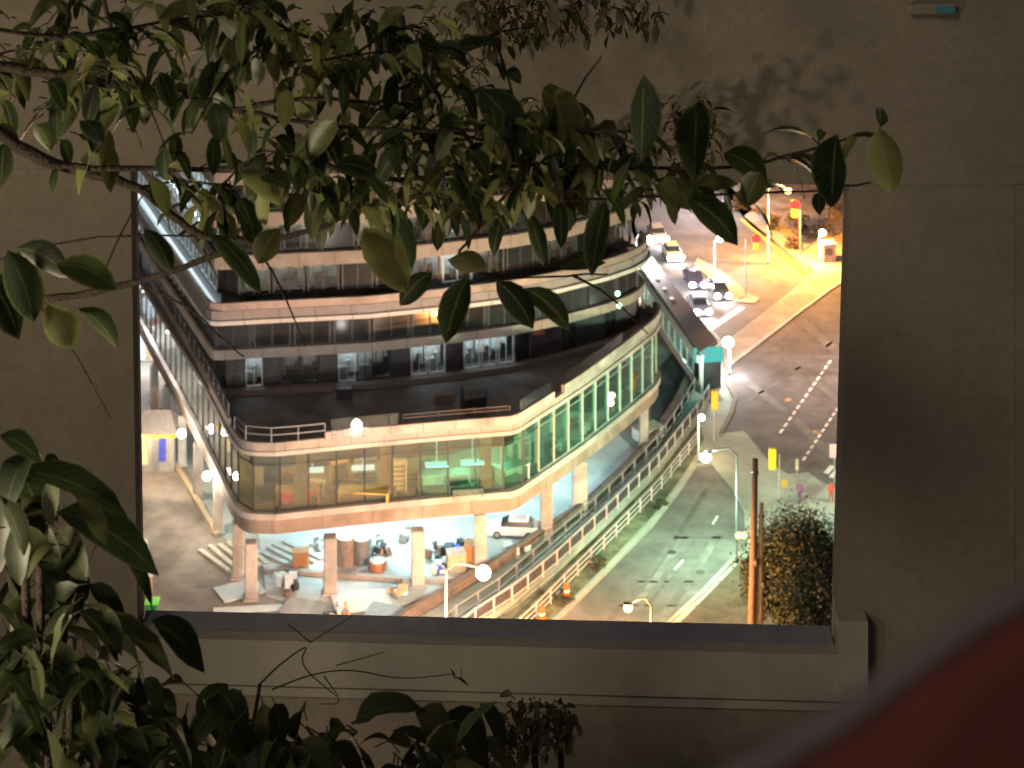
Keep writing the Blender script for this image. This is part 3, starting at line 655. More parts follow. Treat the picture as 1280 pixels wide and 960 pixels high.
bm = bmesh.new(); box(bm, (p.x - 4.3, p.y + 4.6, 3.6), (11.6, 0.7, 0.4)); link('awning', bm, mat('red_awning', (0.35, 0.03, 0.04), 0.7), t)
bm = bmesh.new(); box(bm, (p.x - 1.3, p.y + 4.9, 4.3), (2.6, 0.2, 0.7)); link('sign', bm, glow('blue_sign', (0.1, 0.2, 1.0), 2), t)
lamp_light('shop_light', p + Vector((0, 1, 4)), 2500, (0.9, 0.95, 1.0), t, 0.5)

# ------------------------------------------------------------------ walkway strip between courtyard and road
A_ = [(490, 795), (515, 777), (594, 730), (635, 706), (672, 682), (735, 640), (775, 603), (820, 556), (848, 512), (862, 482)]
B_ = [(548, 795), (566, 778), (627, 738), (690, 684), (735, 646), (778, 606), (822, 560), (850, 520), (868, 488)]
C_ = [(575, 797), (592, 782), (647, 747), (692, 711), (760, 648), (820, 588), (848, 552), (872, 521), (886, 498)]
D_ = [(630, 808), (660, 783), (700, 742), (760, 682), (822, 618), (852, 580), (872, 555)]
bm = bmesh.new(); ribbon(bm, px2(A_, 0), -0.05, 1.0, 0.45)
tag(link('retaining_wall', bm, brownwall), 'long dark brown retaining wall between the columns and the walkway', 'wall')
bm = bmesh.new(); prism(bm, px2(B_, 0.6) + px2(C_, 0.6)[::-1], -0.05, 0.6)
o = struct('walkway', bm, concrete)
bm = bmesh.new(); sheet(bm, px2(C_, 0)[1:-1] + px2([(880, 548), (868, 572), (850, 600), (815, 646), (758, 706), (690, 772), (660, 800)], 0), 0.012); struct('planting_strip', bm, mat('planting_soil', (0.13, 0.135, 0.085), 0.95, 0.5, 0.9, 0.5, stains=0.5))
def fence(name, line, z0, hgt, step, m, label, panel=None, rails=2):
    ps = resample(px2(line, z0), step); p0 = Vector((*ps[0], z0)); t = thing(name, p0, label, 'fence')
    bm = bmesh.new()
    for k in range(rails):
        z = z0 + hgt * (1 - k * 0.5 / max(1, rails - 1) * 1.5)
        for a, b in zip(ps, ps[1:]): beam(bm, (*a, z), (*b, z), 0.09, 0.09)
    link('rail', bm, m, t)
    for a in ps:
        bm = bmesh.new(); beam(bm, (*a, z0), (*a, z0 + hgt + 0.08), 0.13, 0.13); link('post', bm, m, t)
    if panel:
        for a, b in zip(ps, ps[1:]):
            d = (b - a).normalized() * 0.14; bm = bmesh.new(); beam(bm, (*(a + d), z0 + hgt * .5), (*(b - d), z0 + hgt * .5), 0.03, hgt * .62); link('infill_panel', bm, panel, t)
fence('guard_rail', B_, 0.6, 1.1, 2.6, greymetal, 'grey guard rail on the building side of the pale walkway', None, 2)
fence('panel_fence', C_, 0.6, 1.25, 2.2, mat('pale_fence', (0.42, 0.38, 0.37), 0.6, 0.1), 'pale post fence with dark infill panels along the road side of the walkway', darkpanel, 2)
fence('rail_fence', D_, 0.0, 1.15, 2.4, mat('pale_fence', (0.42, 0.38, 0.37), 0.6, 0.1), 'lower pale three rail fence along the planting strip by the road', None, 3)
# low bushes in the planting strip
citylf = leafmat('city_leaf', (0.02, 0.036, 0.02), (0.042, 0.066, 0.032), (0.075, 0.10, 0.05), 0.08, 0.7)
def leafcloud(bm, c, r, n, ls, rg):
    clumps = []
    for _ in range(max(6, n // 60)):
        d = Vector((rg.gauss(0, 1), rg.gauss(0, 1), rg.gauss(0, 1))).normalized() * rg.uniform(0.45, 1.0)
        clumps.append((Vector((c.x + d.x * r[0], c.y + d.y * r[1], c.z + d.z * r[2])), rg.uniform(0.16, 0.34)))
    for _ in range(n):
        q, s = rg.choice(clumps)
        p = q + Vector((rg.gauss(0, 1) * r[0] * s, rg.gauss(0, 1) * r[1] * s, rg.gauss(0, 1) * r[2] * s)) * 0.75
        a = Vector((rg.gauss(0, 1), rg.gauss(0, 1), rg.gauss(0, 1))).normalized(); b = a.cross(Vector((rg.gauss(0, 1), rg.gauss(0, 1), rg.gauss(0, 1)))).normalized()
        l = ls * rg.uniform(0.6, 1.4)
        bm.faces.new([bm.verts.new(p + v) for v in (a * l, b * l * .5, -a * l * 0.8, -b * l * .5)])
def bush(px, py, r, n, label, seed, z=0.0, ls=0.16, m=None, group='bushes of the street'):
    rg = random.Random(seed); p = G(px, py, z); t = thing('bush', p, label, 'bush', group)
    bm = bmesh.new(); leafcloud(bm, p + Vector((0, 0, r[2] * 0.9)), r, n, ls, rg); link('foliage', bm, m or citylf, t)
    bm = bmesh.new()
    for k in range(4): tube(bm, [p, p + Vector((rg.uniform(-.5, .5) * r[0], rg.uniform(-.5, .5) * r[1], r[2] * 1.2))], [0.05, 0.02], 5)
    link('stem', bm, polewood, t)
for k, (x, y) in enumerate(((705, 750), (748, 708), (822, 633))):
    bush(x, y, (0.8, 0.8, 0.4), 260, 'low straggly bush in the planting strip beside the road', k, 0.012, 0.14, group='low bushes in the planting strip')

# ------------------------------------------------------------------ lamps
def street_lamp(basepx, headpx, h, power, col, label, arm=True, size=0.34, em=30, m=greymetal, drop=0.0, cat='street lamp', spot=False):
    b = G(*basepx); d = b.y
    hd = D(headpx[0], headpx[1], d)
    t = thing('street_lamp', b, label, cat, 'lit street lamps')
    bm = bmesh.new(); top = Vector((b.x, b.y, hd.z + (0.25 if arm else -size * 0.6)))
    tube(bm, [b, b + Vector((0, 0, .3)), b + Vector((0, 0, .32)), top], [0.17, 0.17, 0.11, 0.07], 8); link('pole', bm, m, t, True)
    if arm:
        bm = bmesh.new(); mid = (top + hd) / 2 + Vector((0, 0, 0.55)); tube(bm, [top + Vector((0, 0, -.1)), top.lerp(mid, .5) + Vector((0, 0, .25)), mid, hd + Vector((0, 0, 0.3))], 0.06, 8); link('arm', bm, m, t, True)
        bm = bmesh.new(); box(bm, hd + Vector((0, 0, .3)), (0.7, 0.4, 0.16), 0, 0.06); link('head', bm, m, t)
    bm = bmesh.new(); ball(bm, hd, size, (1, 1, 0.9)); link('globe', bm, glow('lamp_glow_%s' % label[:12].replace(' ', '_'), col, em), t, True)
    lamp_light('lamp_light', hd + Vector((0, -0.25, -size - 0.25)), power * 2.0, col, t, 0.3, 'SPOT' if spot else 'POINT', spot or None)
    return t
W_, O_, M_, P_ = (1.0, 0.93, 0.82), (1.0, 0.55, 0.2), (0.72, 1.0, 0.82), (1.0, 0.72, 0.5)
street_lamp((557, 850), (604, 716), 8, 6200, (1.0, 0.74, 0.55), 'peach glowing street lamp on the arm in front of the columns', size=0.55, em=30, m=mat('lamp_cream', (0.6, 0.45, 0.25), 0.6))
street_lamp((814, 868), (785, 760), 6, 24000, (1.0, 0.38, 0.10), 'small curved arm street lamp at the bottom of the road', size=0.3, m=darkmetal)
street_lamp((921, 703), (882, 571), 8, 7600, (0.52, 1.0, 0.66), 'mint white street lamp on the tall pole at the road corner', size=0.45, m=darkmetal)
street_lamp((873, 577), (877, 522), 4, 450, (1.0, 0.72, 0.4), 'small amber globe lamp at the upper end of the walkway', arm=False, size=0.32, em=14)
street_lamp((912, 468), (910, 428), 3, 1500, (1.0, 0.95, 0.92), 'glaring white lamp beside the turquoise sign', arm=False, size=0.55, em=40)
street_lamp((795, 372), (812, 300), 6, 5200, (1.0, 0.92, 0.98), 'white street lamp at the right end of the tower', size=0.5)
street_lamp((893, 345), (900, 298), 4, 900, (0.9, 1.0, 0.95), 'greenish white lamp above the sandy median', arm=False, size=0.42)
street_lamp((1024, 327), (1028, 291), 3, 900, (1.0, 0.7, 0.35), 'warm globe lamp on a white post in the garden', arm=False, size=0.4, m=whitewall)
street_lamp((960, 330), (985, 238), 8, 24000, (1.0, 0.43, 0.09), 'orange sodium street lamp behind the big leaf', size=0.4)  # added lamp that gives the median its orange light
street_lamp((1075, 470), (1090, 345), 8, 6500, (1.0, 0.76, 0.64), 'pinkish street lamp at the crossing behind the wall', size=0.4)  # unseen lamp added to light the crossing
street_lamp((1075, 640), (1080, 540), 6, 1300, (0.8, 1.0, 0.8), 'pale green street lamp beyond the window edge', size=0.4)  # unseen lamp added to light the pale corner
street_lamp((905, 265), (880, 190), 6, 5500, (1.0, 0.85, 0.9), 'mauve white street lamp far up the road', size=0.4)  # lamp added to light the far road
for x, y, h in ((215, 985, 11), (430, 1040, 12), (640, 1010, 11)):  # unseen lamps added to brighten the facades
    b_ = G(x, y); street_lamp((x, y), (x + 14, (H - h) * F / b_.y + YH), h, 5000, (1.0, 0.88, 0.80), 'tall warm street lamp on the near side of the courtyard', size=0.3)
p = G(446, 556, 12.0); p = D(446, 532, G(446, 560, 11).y)
t = thing('terrace_lamp', Vector((p.x, p.y, Z_P)), 'white globe lamp on the parapet above the grey letters', 'lamp')
bm = bmesh.new(); tube(bm, [(p.x, p.y, Z_P + 0.01), p], [0.08, 0.05], 8); link('stem', bm, darkmetal, t)
bm = bmesh.new(); ball(bm, p, 0.42); link('globe', bm, glow('lamp_glow_terrace', (1, 0.95, 0.88), 25), t, True)
lamp_light('terrace_light', p + Vector((0, -1.6, 0.5)), 260, (1.0, 0.75, 0.55), t)

# traffic signals
def signal(base, headpx, m, label, lit=None, sc=1.0, back=True):
    b = G(*base); hd = D(*headpx, b.y); t = thing('traffic_signal', b, label, 'traffic signal', 'traffic signals')
    bm = bmesh.new(); tube(bm, [b, Vector((b.x, b.y, hd.z + 0.3))], [0.12, 0.08], 8); link('pole', bm, greymetal, t)
    bm = bmesh.new(); q = hd + Vector((0, -0.25, 0)); box(bm, q, (0.62 * sc, 0.4 * sc, 1.75 * sc), 0, 0.06)
    for k in (-1, 0, 1): box(bm, q + Vector((0, 0.1, k * .52 * sc)), (0.5 * sc, 0.55 * sc, 0.42 * sc), 0, 0.04)
    box(bm, q + Vector((0, 0.3, 0)), (0.2, 0.5, 0.2)); link('housing', bm, m, t)
    if lit:
        bm = bmesh.new(); ball(bm, q + Vector((0, -0.26 * sc, .52 * sc)), 0.5 * sc, (1, .5, 1)); link('lens', bm, lit, t, True)
        lamp_light('signal_light', q + Vector((0, -1.2, 0.5)), 900, (1, 0.12, 0.07), t)
yel = mat('signal_yellow', (0.80, 0.42, 0.02), 0.45, 0.1); ora = mat('signal_orange', (0.8, 0.3, 0.02), 0.45, 0.1)
redl = glow('red_signal', (1.0, 0.022, 0.016), 6)
signal((974, 642), (965, 572), yel, 'yellow traffic signal seen from behind at the pale corner')
signal((893, 552), (893, 498), ora, 'orange traffic signal seen from behind at the end of the walkway')
signal((932, 370), (945, 302), yel, 'red traffic signal on the median pole above the parked cars', redl)
signal((1000, 318), (993, 260), yel, 'red traffic signal beside the big leaf, farthest away', redl, 1.1)
def small_post(base, toppx, m, headm, label, cat, w=0.5, h=0.7):
    b = G(*base); hd = D(*toppx, b.y); t = thing('sign_post', b, label, cat)
    bm = bmesh.new(); tube(bm, [b, Vector((b.x, b.y, hd.z))], 0.05, 6); link('post', bm, m, t)
    bm = bmesh.new(); box(bm, hd + Vector((0, -.1, 0)), (w, 0.1, h), 0, 0.02); link('panel', bm, headm, t)
small_post((981, 632), (980, 604), greymetal, mat('amber_box', (0.6, 0.3, 0.06), 0.5), 'small amber signal box right of the yellow signal', 'signal box')
small_post((996, 597), (996, 580), greymetal, mat('tan_sign', (0.4, 0.33, 0.24), 0.6), 'narrow tan marker post at the crossing', 'marker post', 0.3, 1.0)
small_post((1043, 605), (1043, 563), greymetal, mat('pink_sign', (0.6, 0.3, 0.32), 0.6), 'pink sign at the right edge of the view by the crossing', 'sign', 0.9, 1.2)
t = thing('beacon', G(926, 702), 'flashing yellow beacon on a short post by the tree', 'beacon'); q = D(926, 668, G(926, 702).y)
bm = bmesh.new(); tube(bm, [G(926, 702), q], 0.05, 6); link('post', bm, greymetal, t)
for sx in (-0.22, 0.22):
    bm = bmesh.new(); ball(bm, q + Vector((sx, -.15, 0)), 0.24); link('lens', bm, glow('beacon_yellow', (1.0, 0.8, 0.12), 8), t, True)

# utility poles
def upole(base, toppx, r, m, label):
    b = G(*base); tp = D(*toppx, b.y); t = thing('utility_pole', b, label, 'utility pole')
    bm = bmesh.new(); tube(bm, [b, b.lerp(tp, .5), tp], [r, r * .85, r * .65], 10); link('shaft', bm, m, t, True)
    bm = bmesh.new(); ball(bm, b.lerp(tp, .52) + Vector((0.2, -.2, 0)), 0.2, (1, 1, 1.6)); box(bm, tp + Vector((0, 0, -1.0)), (0.5, 0.2, 0.15)); link('fitting', bm, darkmetal, t)
upole((939, 840), (944, 574), 0.34, polewood, 'tall dark wooden utility pole in front of the leafy tree')
upole((949, 838), (952, 629), 0.25, mat('lamplit_pole_wood', (0.42, 0.26, 0.12), 0.85, 0.25, 5), 'shorter wooden pole coloured by orange lamplight beside the dark utility pole')  # orange lamplight is put into this pole's colour

# street tree
rg = random.Random(8); p = G(997, 800); t = thing('street_tree', p, 'bushy dark green tree at the lower right of the road', 'tree')
bm = bmesh.new(); tube(bm, [p, p + Vector((0.1, 0, 2)), p + Vector((0, 0.1, 4.5))], [0.3, 0.24, 0.12], 8)
for k in range(7): a = k * 0.9; tube(bm, [p + Vector((0, 0, 2 + k * .3)), p + Vector((math.cos(a) * 1.2, math.sin(a) * 1.2, 4.2 + k * .3)), p + Vector((math.cos(a) * 2.2, math.sin(a) * 2.2, 5.5 + k * .4))], [0.12, 0.08, 0.03], 6)
link('trunk', bm, polewood, t)
bm = bmesh.new(); leafcloud(bm, p + Vector((0, 0, 5.6)), (3.5, 3.0, 3.7), 34000, 0.14, rg)
leafcloud(bm, p + Vector((-2.8, -0.5, 5.0)), (1.5, 1.2, 2.6), 6500, 0.14, rg)
leafcloud(bm, p + Vector((0.3, -1.2, 2.2)), (2.4, 1.4, 2.0), 8000, 0.14, rg)
link('crown', bm, citylf, t)
# bushes of the far garden
gl = leafmat('garden_leaf', (0.06, 0.06, 0.025), (0.11, 0.09, 0.04), (0.2, 0.1, 0.05), 0.2, 0.6)
for k, (x, y, r, lb) in enumerate(((962, 284, 1.2, 'reddish bush nearest the yellow kerb in the far garden'), (1003, 292, 1.7, 'olive bush below the red signal in the far garden'), (988, 312, 1.1, 'small bush left of the garden lamp post'), (1048, 292, 1.9, 'bush right of the garden lamp post'), (930, 262, 1.3, 'bush at the far end of the yellow kerb'), (1050, 268, 2.2, 'tall bush at the upper right corner of the view'))):
    bush(x, y, (r, r, r * .8), 500, lb, 30 + k, 0.03, 0.2, gl, 'bushes of the far garden')
# garden kiosk
p = G(1036, 328); t = thing('garden_kiosk', p, 'pinkish box kiosk beside the garden lamp post', 'kiosk')
bm = bmesh.new(); box(bm, p + Vector((0, .7, 1.0)), (1.5, 1.3, 2.0), 0.2, 0.05); link('body', bm, mat('pink_kiosk', (0.5, 0.33, 0.3), 0.7), t)
bm = bmesh.new(); box(bm, p + Vector((0, .7, 2.08)), (1.8, 1.6, 0.15), 0.2, 0.04); link('roof', bm, slabcream, t)
bm = bmesh.new(); box(bm, p + Vector((0.0, 0.01, 1.2)), (0.9, 0.06, 0.8), 0.2); link('hatch', bm, brownwall, t)

# glass pavilion with dark roof and turquoise sign
pr = [G(800, 333, 4.2), G(815, 322, 4.2), G(897, 427, 4.2), G(874, 441, 4.2)]
p = Vector((pr[3].x, pr[3].y, 0)); t = thing('entrance_pavilion', p, 'low glass entrance hall with a long dark flat roof and turquoise sign', 'pavilion')
bm = bmesh.new(); prism(bm, [Vector(v[:2]) for v in pr], 3.9, 4.3); link('roof', bm, mat('pavilion_roof', (0.12, 0.105, 0.1), 0.8, 0.2, 0.6, stains=0.2), t)
lf = [Vector(pr[3][:2]) + Vector((0.1, 0.25)), Vector(pr[0][:2]) + Vector((0.1, 0.25))]
bm = bmesh.new(); ribbon(bm, resample(lf, 3)[::1], 0.02, 0.9, -0.15); link('base_wall', bm, whitewall, t)
bm = bmesh.new(); ribbon(bm, offs(resample(lf, 3), 0.16), 3.1, 3.88, 0.12); link('fascia', bm, whitewall, t)
ps = resample(lf, 2.4)
for a, b in zip(ps, ps[1:]):
    d = (b - a).normalized() * .06; bm = bmesh.new(); beam(bm, (*(a + d), 2.4), (*(b - d), 2.4), 0.05, 2.9); g = link('glass_panel', bm, glass('teal_glass', (0.6, 0.78, 0.78), 0.12), t)
    bm = bmesh.new(); beam(bm, (*a, 0.9), (*a, 3.89), 0.12, 0.12); link('mullion', bm, whitewall, g)
bm = bmesh.new(); q = Vector(pr[2][:2]).lerp(Vector(pr[3][:2]), .5); fr = Vector(pr[3][:2]) + Vector((0.3, .2))
beam(bm, (*fr, 0), (*fr, 3.9), 0.22, 0.22); link('corner_post', bm, whitewall, t)
bm = bmesh.new(); box(bm, (q.x, q.y - 0.35, 3.6), (2.9, 0.7, 1.3), 0.12, 0.1); s = link('sign_box', bm, glow('turquoise', (0.16, 0.8, 0.68), 0.75), t)
bm = bmesh.new(); box(bm, (q.x - 0.8, q.y - 0.75, 3.8), (0.9, 0.12, 0.5), 0.12); link('sign_panel', bm, darkpanel, s)
bm = bmesh.new(); box(bm, (q.x, q.y + 1.2, 1.4), (2.4, 2.0, 2.7), 0.1); link('doorway', bm, darkpanel, t)
for k in range(4):
    c = Vector(pr[0]).lerp(Vector(pr[3]), 0.1 + k * 0.12).lerp(Vector(pr[1]).lerp(Vector(pr[2]), 0.1 + k * 0.12), .4)
    bm = bmesh.new(); box(bm, (c.x, c.y, 4.38), (0.35, 0.35, 0.15), 0.4, 0.04); link('roof_light', bm, glow('roof_spot', (1, 0.95, 0.9), 1.2), t)
rr = offs(lf, -3.0)
lamp_light('pavilion_light', Vector((lf[0].x + 1.2, lf[0].y + 3, 3.2)), 400, (0.75, 1.0, 0.97), t); lamp_light('pavilion_light', Vector((lf[0].x * .6 + lf[1].x * .4 + 1.2, lf[0].y * .6 + lf[1].y * .4 + 2, 3.2)), 500, (0.7, 1, 0.95), t)
lamp_light('sign_light', Vector((q.x, q.y - 2.2, 3.4)), 350, (0.35, 1.0, 0.85), t)
# dark plot between building and pavilion
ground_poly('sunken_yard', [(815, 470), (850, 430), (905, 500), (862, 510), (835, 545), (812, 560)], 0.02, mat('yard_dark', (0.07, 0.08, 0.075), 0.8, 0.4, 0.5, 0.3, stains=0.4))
t = thing('skip_box', G(818, 552), 'pale open box with green lid between the column and the walkway', 'box', None, 0.6)
bm = bmesh.new(); box(bm, (0, 1, 0.5), (2.6, 1.6, 1.0), 0, 0.05); local('body', bm, whitewall, t)
bm = bmesh.new(); box(bm, (0, 1, 1.05), (2.7, 1.7, 0.1), 0, 0.03); local('lid', bm, mat('sage', (0.3, 0.36, 0.25), 0.7), t)

# ------------------------------------------------------------------ cars
def car(loc, rz, col, label, name='parked_car', on=True, em=60):
    t = thing(name, loc, label, 'car', 'cars of the street', rz)
    cm = mat('car_paint_%s' % '_'.join('%d' % int(v * 99) for v in col), col, 0.3, 0.05, 2, spec=0.6)
    prof = [(-2.2, 0.35), (-2.25, 0.75), (-2.1, 0.95), (-1.3, 1.02), (1.0, 1.0), (2.0, 0.82), (2.22, 0.62), (2.2, 0.32)]
    bm = bmesh.new(); L = []
    for y, k in ((-0.9, .96), (-0.82, 1.0), (0.82, 1.0), (0.9, .96)):
        L.append([bm.verts.new((x * k if abs(y) > .85 else x, y, z if abs(y) < .85 else z * .97 + .01)) for x, z in prof])
    for a, b in zip(L, L[1:]):
        for i in range(len(prof)): bm.faces.new((a[i], a[(i + 1) % len(prof)], b[(i + 1) % len(prof)], b[i]))
    bm.faces.new(L[0]); bm.faces.new(L[-1][::-1]); local('body', bm, cm, t, False)
    def frus(x0, x1, xt0, xt1, z0, z1, y0, y1):
        b = bmesh.new(); v = [b.verts.new(q) for q in ((x0, -y0, z0), (x1, -y0, z0), (x1, y0, z0), (x0, y0, z0), (xt0, -y1, z1), (xt1, -y1, z1), (xt1, y1, z1), (xt0, y1, z1))]
        for f in ((0, 1, 5, 4), (1, 2, 6, 5), (2, 3, 7, 6), (3, 0, 4, 7), (4, 5, 6, 7), (3, 2, 1, 0)): b.faces.new([v[i] for i in f])
        return b
    local('window', frus(-1.7, 1.05, -1.3, 0.35, 1.0, 1.42, 0.80, 0.66), darkglass, t)
    local('roof', frus(-1.34, 0.4, -1.1, 0.15, 1.42, 1.5, 0.68, 0.6), cm, t)
    for x in (-1.35, 1.35):
        for y in (-0.82, 0.82):
            b = bmesh.new(); tube(b, [(x, y - .11, .33), (x, y + .11, .33)], 0.33, 16); wh = local('wheel', b, mat('tyre', (0.02, 0.02, 0.02), 0.9), t)
            b = bmesh.new(); s = 1 if y > 0 else -1; tube(b, [(x, y + s * .1, .33), (x, y + s * .125, .33)], 0.2, 12); local('rim', b, greymetal, wh)
    for y in (-0.66, 0.66):
        b = bmesh.new(); ball(b, (2.2, y, 0.68), 0.36 if on else 0.18, (0.6, 1, 0.85)); local('headlight', b, glow('headlight', (1.0, 0.97, 0.95), em) if on else whitewall, t, True)
        b = bmesh.new(); box(b, (-2.2, y, 0.8), (0.1, 0.4, 0.16), 0, 0.02); local('tail_light', b, redp, t)
    if on:
        l = lamp_light('headlamp_beam', (2.9, 0, 0.8), 350, (1, 0.95, 0.95)); l.parent = t
    return t
a = G(838, 322); b = G(905, 408); hd = math.atan2(b.y - a.y, b.x - a.x)
hc = math.atan2((G(879, 392) - G(845, 330)).y, (G(879, 392) - G(845, 330)).x)
def carat(px, py, col, label, **k):
    f = G(px, py, 0.6); return car(Vector((f.x, f.y, 0)) - Vector((math.cos(hc), math.sin(hc), 0)) * 2.2, hc, col, label, **k)
carat(879, 391, (0.10, 0.10, 0.13), 'grey car with lit headlights first at the stop line')
carat(904, 371, (0.03, 0.03, 0.035), 'black car with lit headlights in the lane by the sandy median')
carat(873, 357, (0.035, 0.025, 0.05), 'dark purple van like car second in the queue')
carat(845, 323, (0.7, 0.62, 0.4), 'pale yellow car with glaring headlights at the back of the queue')
carat(826, 300, (0.4, 0.4, 0.42), 'silver car half hidden by the leaves farthest up the road')
p = G(642, 668, 0.05); car(p, math.radians(175), (0.75, 0.7, 0.66), 'white car parked under the building behind the fourth column', on=False)

# cones and barrels
def barrel(px, py, label):
    p = G(px, py); t = thing('traffic_barrel', p, label, 'traffic barrel')
    bm = bmesh.new(); tube(bm, [p, p + Vector((0, 0, .12)), p + Vector((0, 0, .13)), p + Vector((0, 0, 1.0)), p + Vector((0, 0, 1.08))], [.42, .42, .3, .22, .1], 14); link('body', bm, orangeplastic, t)
    bm = bmesh.new(); tube(bm, [p + Vector((0, 0, .45)), p + Vector((0, 0, .62))], [.275, .262], 14); link('band', bm, paint, t)
barrel(677, 775, 'orange traffic barrel nearest the sill by the walkway fence'); barrel(708, 746, 'orange traffic barrel at the kerb, farther up the road')

# ------------------------------------------------------------------ people
def person(px, py, top, legs, label, rz, hair=(0.02, 0.015, 0.012)):
    p = G(px, py)
    bm = bmesh.new(); J = {}
    pts = {'pel': (0, 0, .93, .15), 'waist': (0, 0, 1.1, .14), 'chest': (0, 0, 1.34, .165), 'neck': (0, 0, 1.48, .06), 'head': (0, .02, 1.58, .1), 'crown': (0, .01, 1.7, .085),
           'shl': (-.19, 0, 1.42, .065), 'ell': (-.25, .02, 1.14, .05), 'hal': (-.24, .12, .9, .04), 'shr': (.19, 0, 1.42, .065), 'elr': (.26, -.02, 1.14, .05), 'har': (.24, .1, .92, .04),
           'hil': (-.1, 0, .88, .1), 'knl': (-.11, .1, .48, .07), 'anl': (-.11, .0, .08, .05), 'tol': (-.12, .16, .05, .045), 'hir': (.1, 0, .88, .1), 'knr': (.11, .02, .48, .07), 'anr': (.12, -.18, .1, .05), 'tor': (.13, -.02, .05, .045)}
    vs = {k: bm.verts.new(v[:3]) for k, v in pts.items()}
    for a, b in (('pel', 'waist'), ('waist', 'chest'), ('chest', 'neck'), ('neck', 'head'), ('head', 'crown'), ('chest', 'shl'), ('shl', 'ell'), ('ell', 'hal'), ('chest', 'shr'), ('shr', 'elr'), ('elr', 'har'), ('pel', 'hil'), ('hil', 'knl'), ('knl', 'anl'), ('anl', 'tol'), ('pel', 'hir'), ('hir', 'knr'), ('knr', 'anr'), ('anr', 'tor')): bm.edges.new((vs[a], vs[b]))
    me = bpy.data.meshes.new('person'); bm.to_mesh(me); bm.free()
    o = bpy.data.objects.new('person', me); COL.objects.link(o)
    md = o.modifiers.new('skin', 'SKIN'); o.modifiers.new('sub', 'SUBSURF').levels = 1
    for i, k in enumerate(pts): me.skin_vertices[0].data[i].radius = (pts[k][3],) * 2
    me.skin_vertices[0].data[0].use_root = True
    bpy.context.view_layer.update(); dg = bpy.context.evaluated_depsgraph_get()
    nm = bpy.data.meshes.new_from_object(o.evaluated_get(dg)); bpy.data.objects.remove(o)
    nm.materials.clear()
    for m in (mat('skin', (0.4, 0.24, 0.17), 0.6), mat('top_%d' % int(px), top, 0.8), mat('legs_%d' % int(px), legs, 0.8), mat('hair_%d' % int(px), hair, 0.8)): nm.materials.append(m)
    for f in nm.polygons:
        c = f.center; f.use_smooth = True
        f.material_index = 3 if c.z > 1.62 or (c.z > 1.5 and c.y < -.02) else (0 if c.z > 1.46 or (c.z < .95 and abs(c.x) > .2 and c.z > .8) else (1 if c.z > .9 else 2))
    o = bpy.data.objects.new('person', nm); COL.objects.link(o); o.location = p; o.rotation_euler = (0, 0, rz); o.scale = (1.08,) * 3
    tag(o, label, 'person')
person(1000, 627, (0.2, 0.06, 0.2), (0.16, 0.06, 0.17), 'person in purple clothes walking on the pale corner', 2.6)
person(1039, 628, (0.5, 0.08, 0.05), (0.3, 0.08, 0.06), 'person in red clothes at the right edge of the view', 3.4)

# ------------------------------------------------------------------ FOREGROUND WALL with its window opening
WD = 8.6                                           # distance of the wall face
def wp(px, py, d=WD): return D(px, py, d)
def slabq(bm, quad, d0, d1):
    """quad of pixels on the plane d0, extruded straight back to d1"""
    f = [bm.verts.new(D(x, y, d0)) for x, y in quad]
    b = [bm.verts.new(Vector((v.co.x, v.co.y + (d1 - d0), v.co.z))) for v in f]
    bm.faces.new(f); bm.faces.new(b[::-1])
    n = len(f)
    for i in range(n): bm.faces.new((f[i], b[i], b[(i + 1) % n], f[(i + 1) % n]))
tl, tr_, br, bl_ = (163, 211), (1063, 232), (1046, 816), (172, 794)   # front edges of the opening
T_ = 0.16
wall = thing('stucco_wall', Vector((0, WD, H - 6)), 'dim beige stucco wall around the big lit window opening', 'wall')
bm = bmesh.new()
slabq(bm, [(-2200, -1400), (3200, -1400), (3200, 232), (1063, 232), (163, 211), (-2200, 211)], WD - 0.003, WD + T_)
link('upper_wall', bm, wallmat, wall)
bm = bmesh.new()
slabq(bm, [(-2200, 211.3), (163, 211.3), (172, 794), (-2200, 794)], WD, WD + T_)
slabq(bm, [(1063, 232.3), (1268, 232.3), (1268, 820), (1046, 820)], WD, WD + T_)
slabq(bm, [(-2200, 797), (172, 797), (1046, 820), (1268, 823), (3200, 823), (3200, 1900), (-2200, 1900)][:0] or [(-2200, 820.5), (1268, 820.5), (1268, 1900), (-2200, 1900)], WD, WD + T_)
link('lower_wall', bm, wallmat, wall)
bm = bmesh.new(); slabq(bm, [(1270, 232.3), (3200, 232.3), (3200, 1900), (1270, 1900)], WD - 0.03, WD + T_); link('corner_pier', bm, wallmat, wall)
bm = bmesh.new(); slabq(bm, [(172.5, 795), (1045, 815), (1045, 820.2), (172.5, 820.2)], WD - 0.02, WD + T_ + 0.02); link('sill', bm, sillmat, wall)
bm = bmesh.new(); slabq(bm, [(120, 795.5), (1047, 818.5), (1047, 877), (120, 851)], WD - 0.075, WD - 0.003)
slabq(bm, [(1047.5, 776), (1085, 777), (1085, 878), (1047.5, 877)], WD - 0.085, WD - 0.003); link('ledge', bm, trimmat, wall)
bm = bmesh.new(); slabq(bm, [(120, 853), (1080, 879.5), (1080, 890), (120, 864)], WD - 0.035, WD - 0.003); link('drip_moulding', bm, trimmat, wall)
bm = bmesh.new(); slabq(bm, [(164, 213), (169, 213), (178, 793), (173, 793)], WD + 0.1, WD + 0.13); slabq(bm, [(1058, 235), (1062, 235), (1045, 814), (1041, 814)], WD + 0.1, WD + 0.13)
link('window_bead', bm, whitewall, wall)
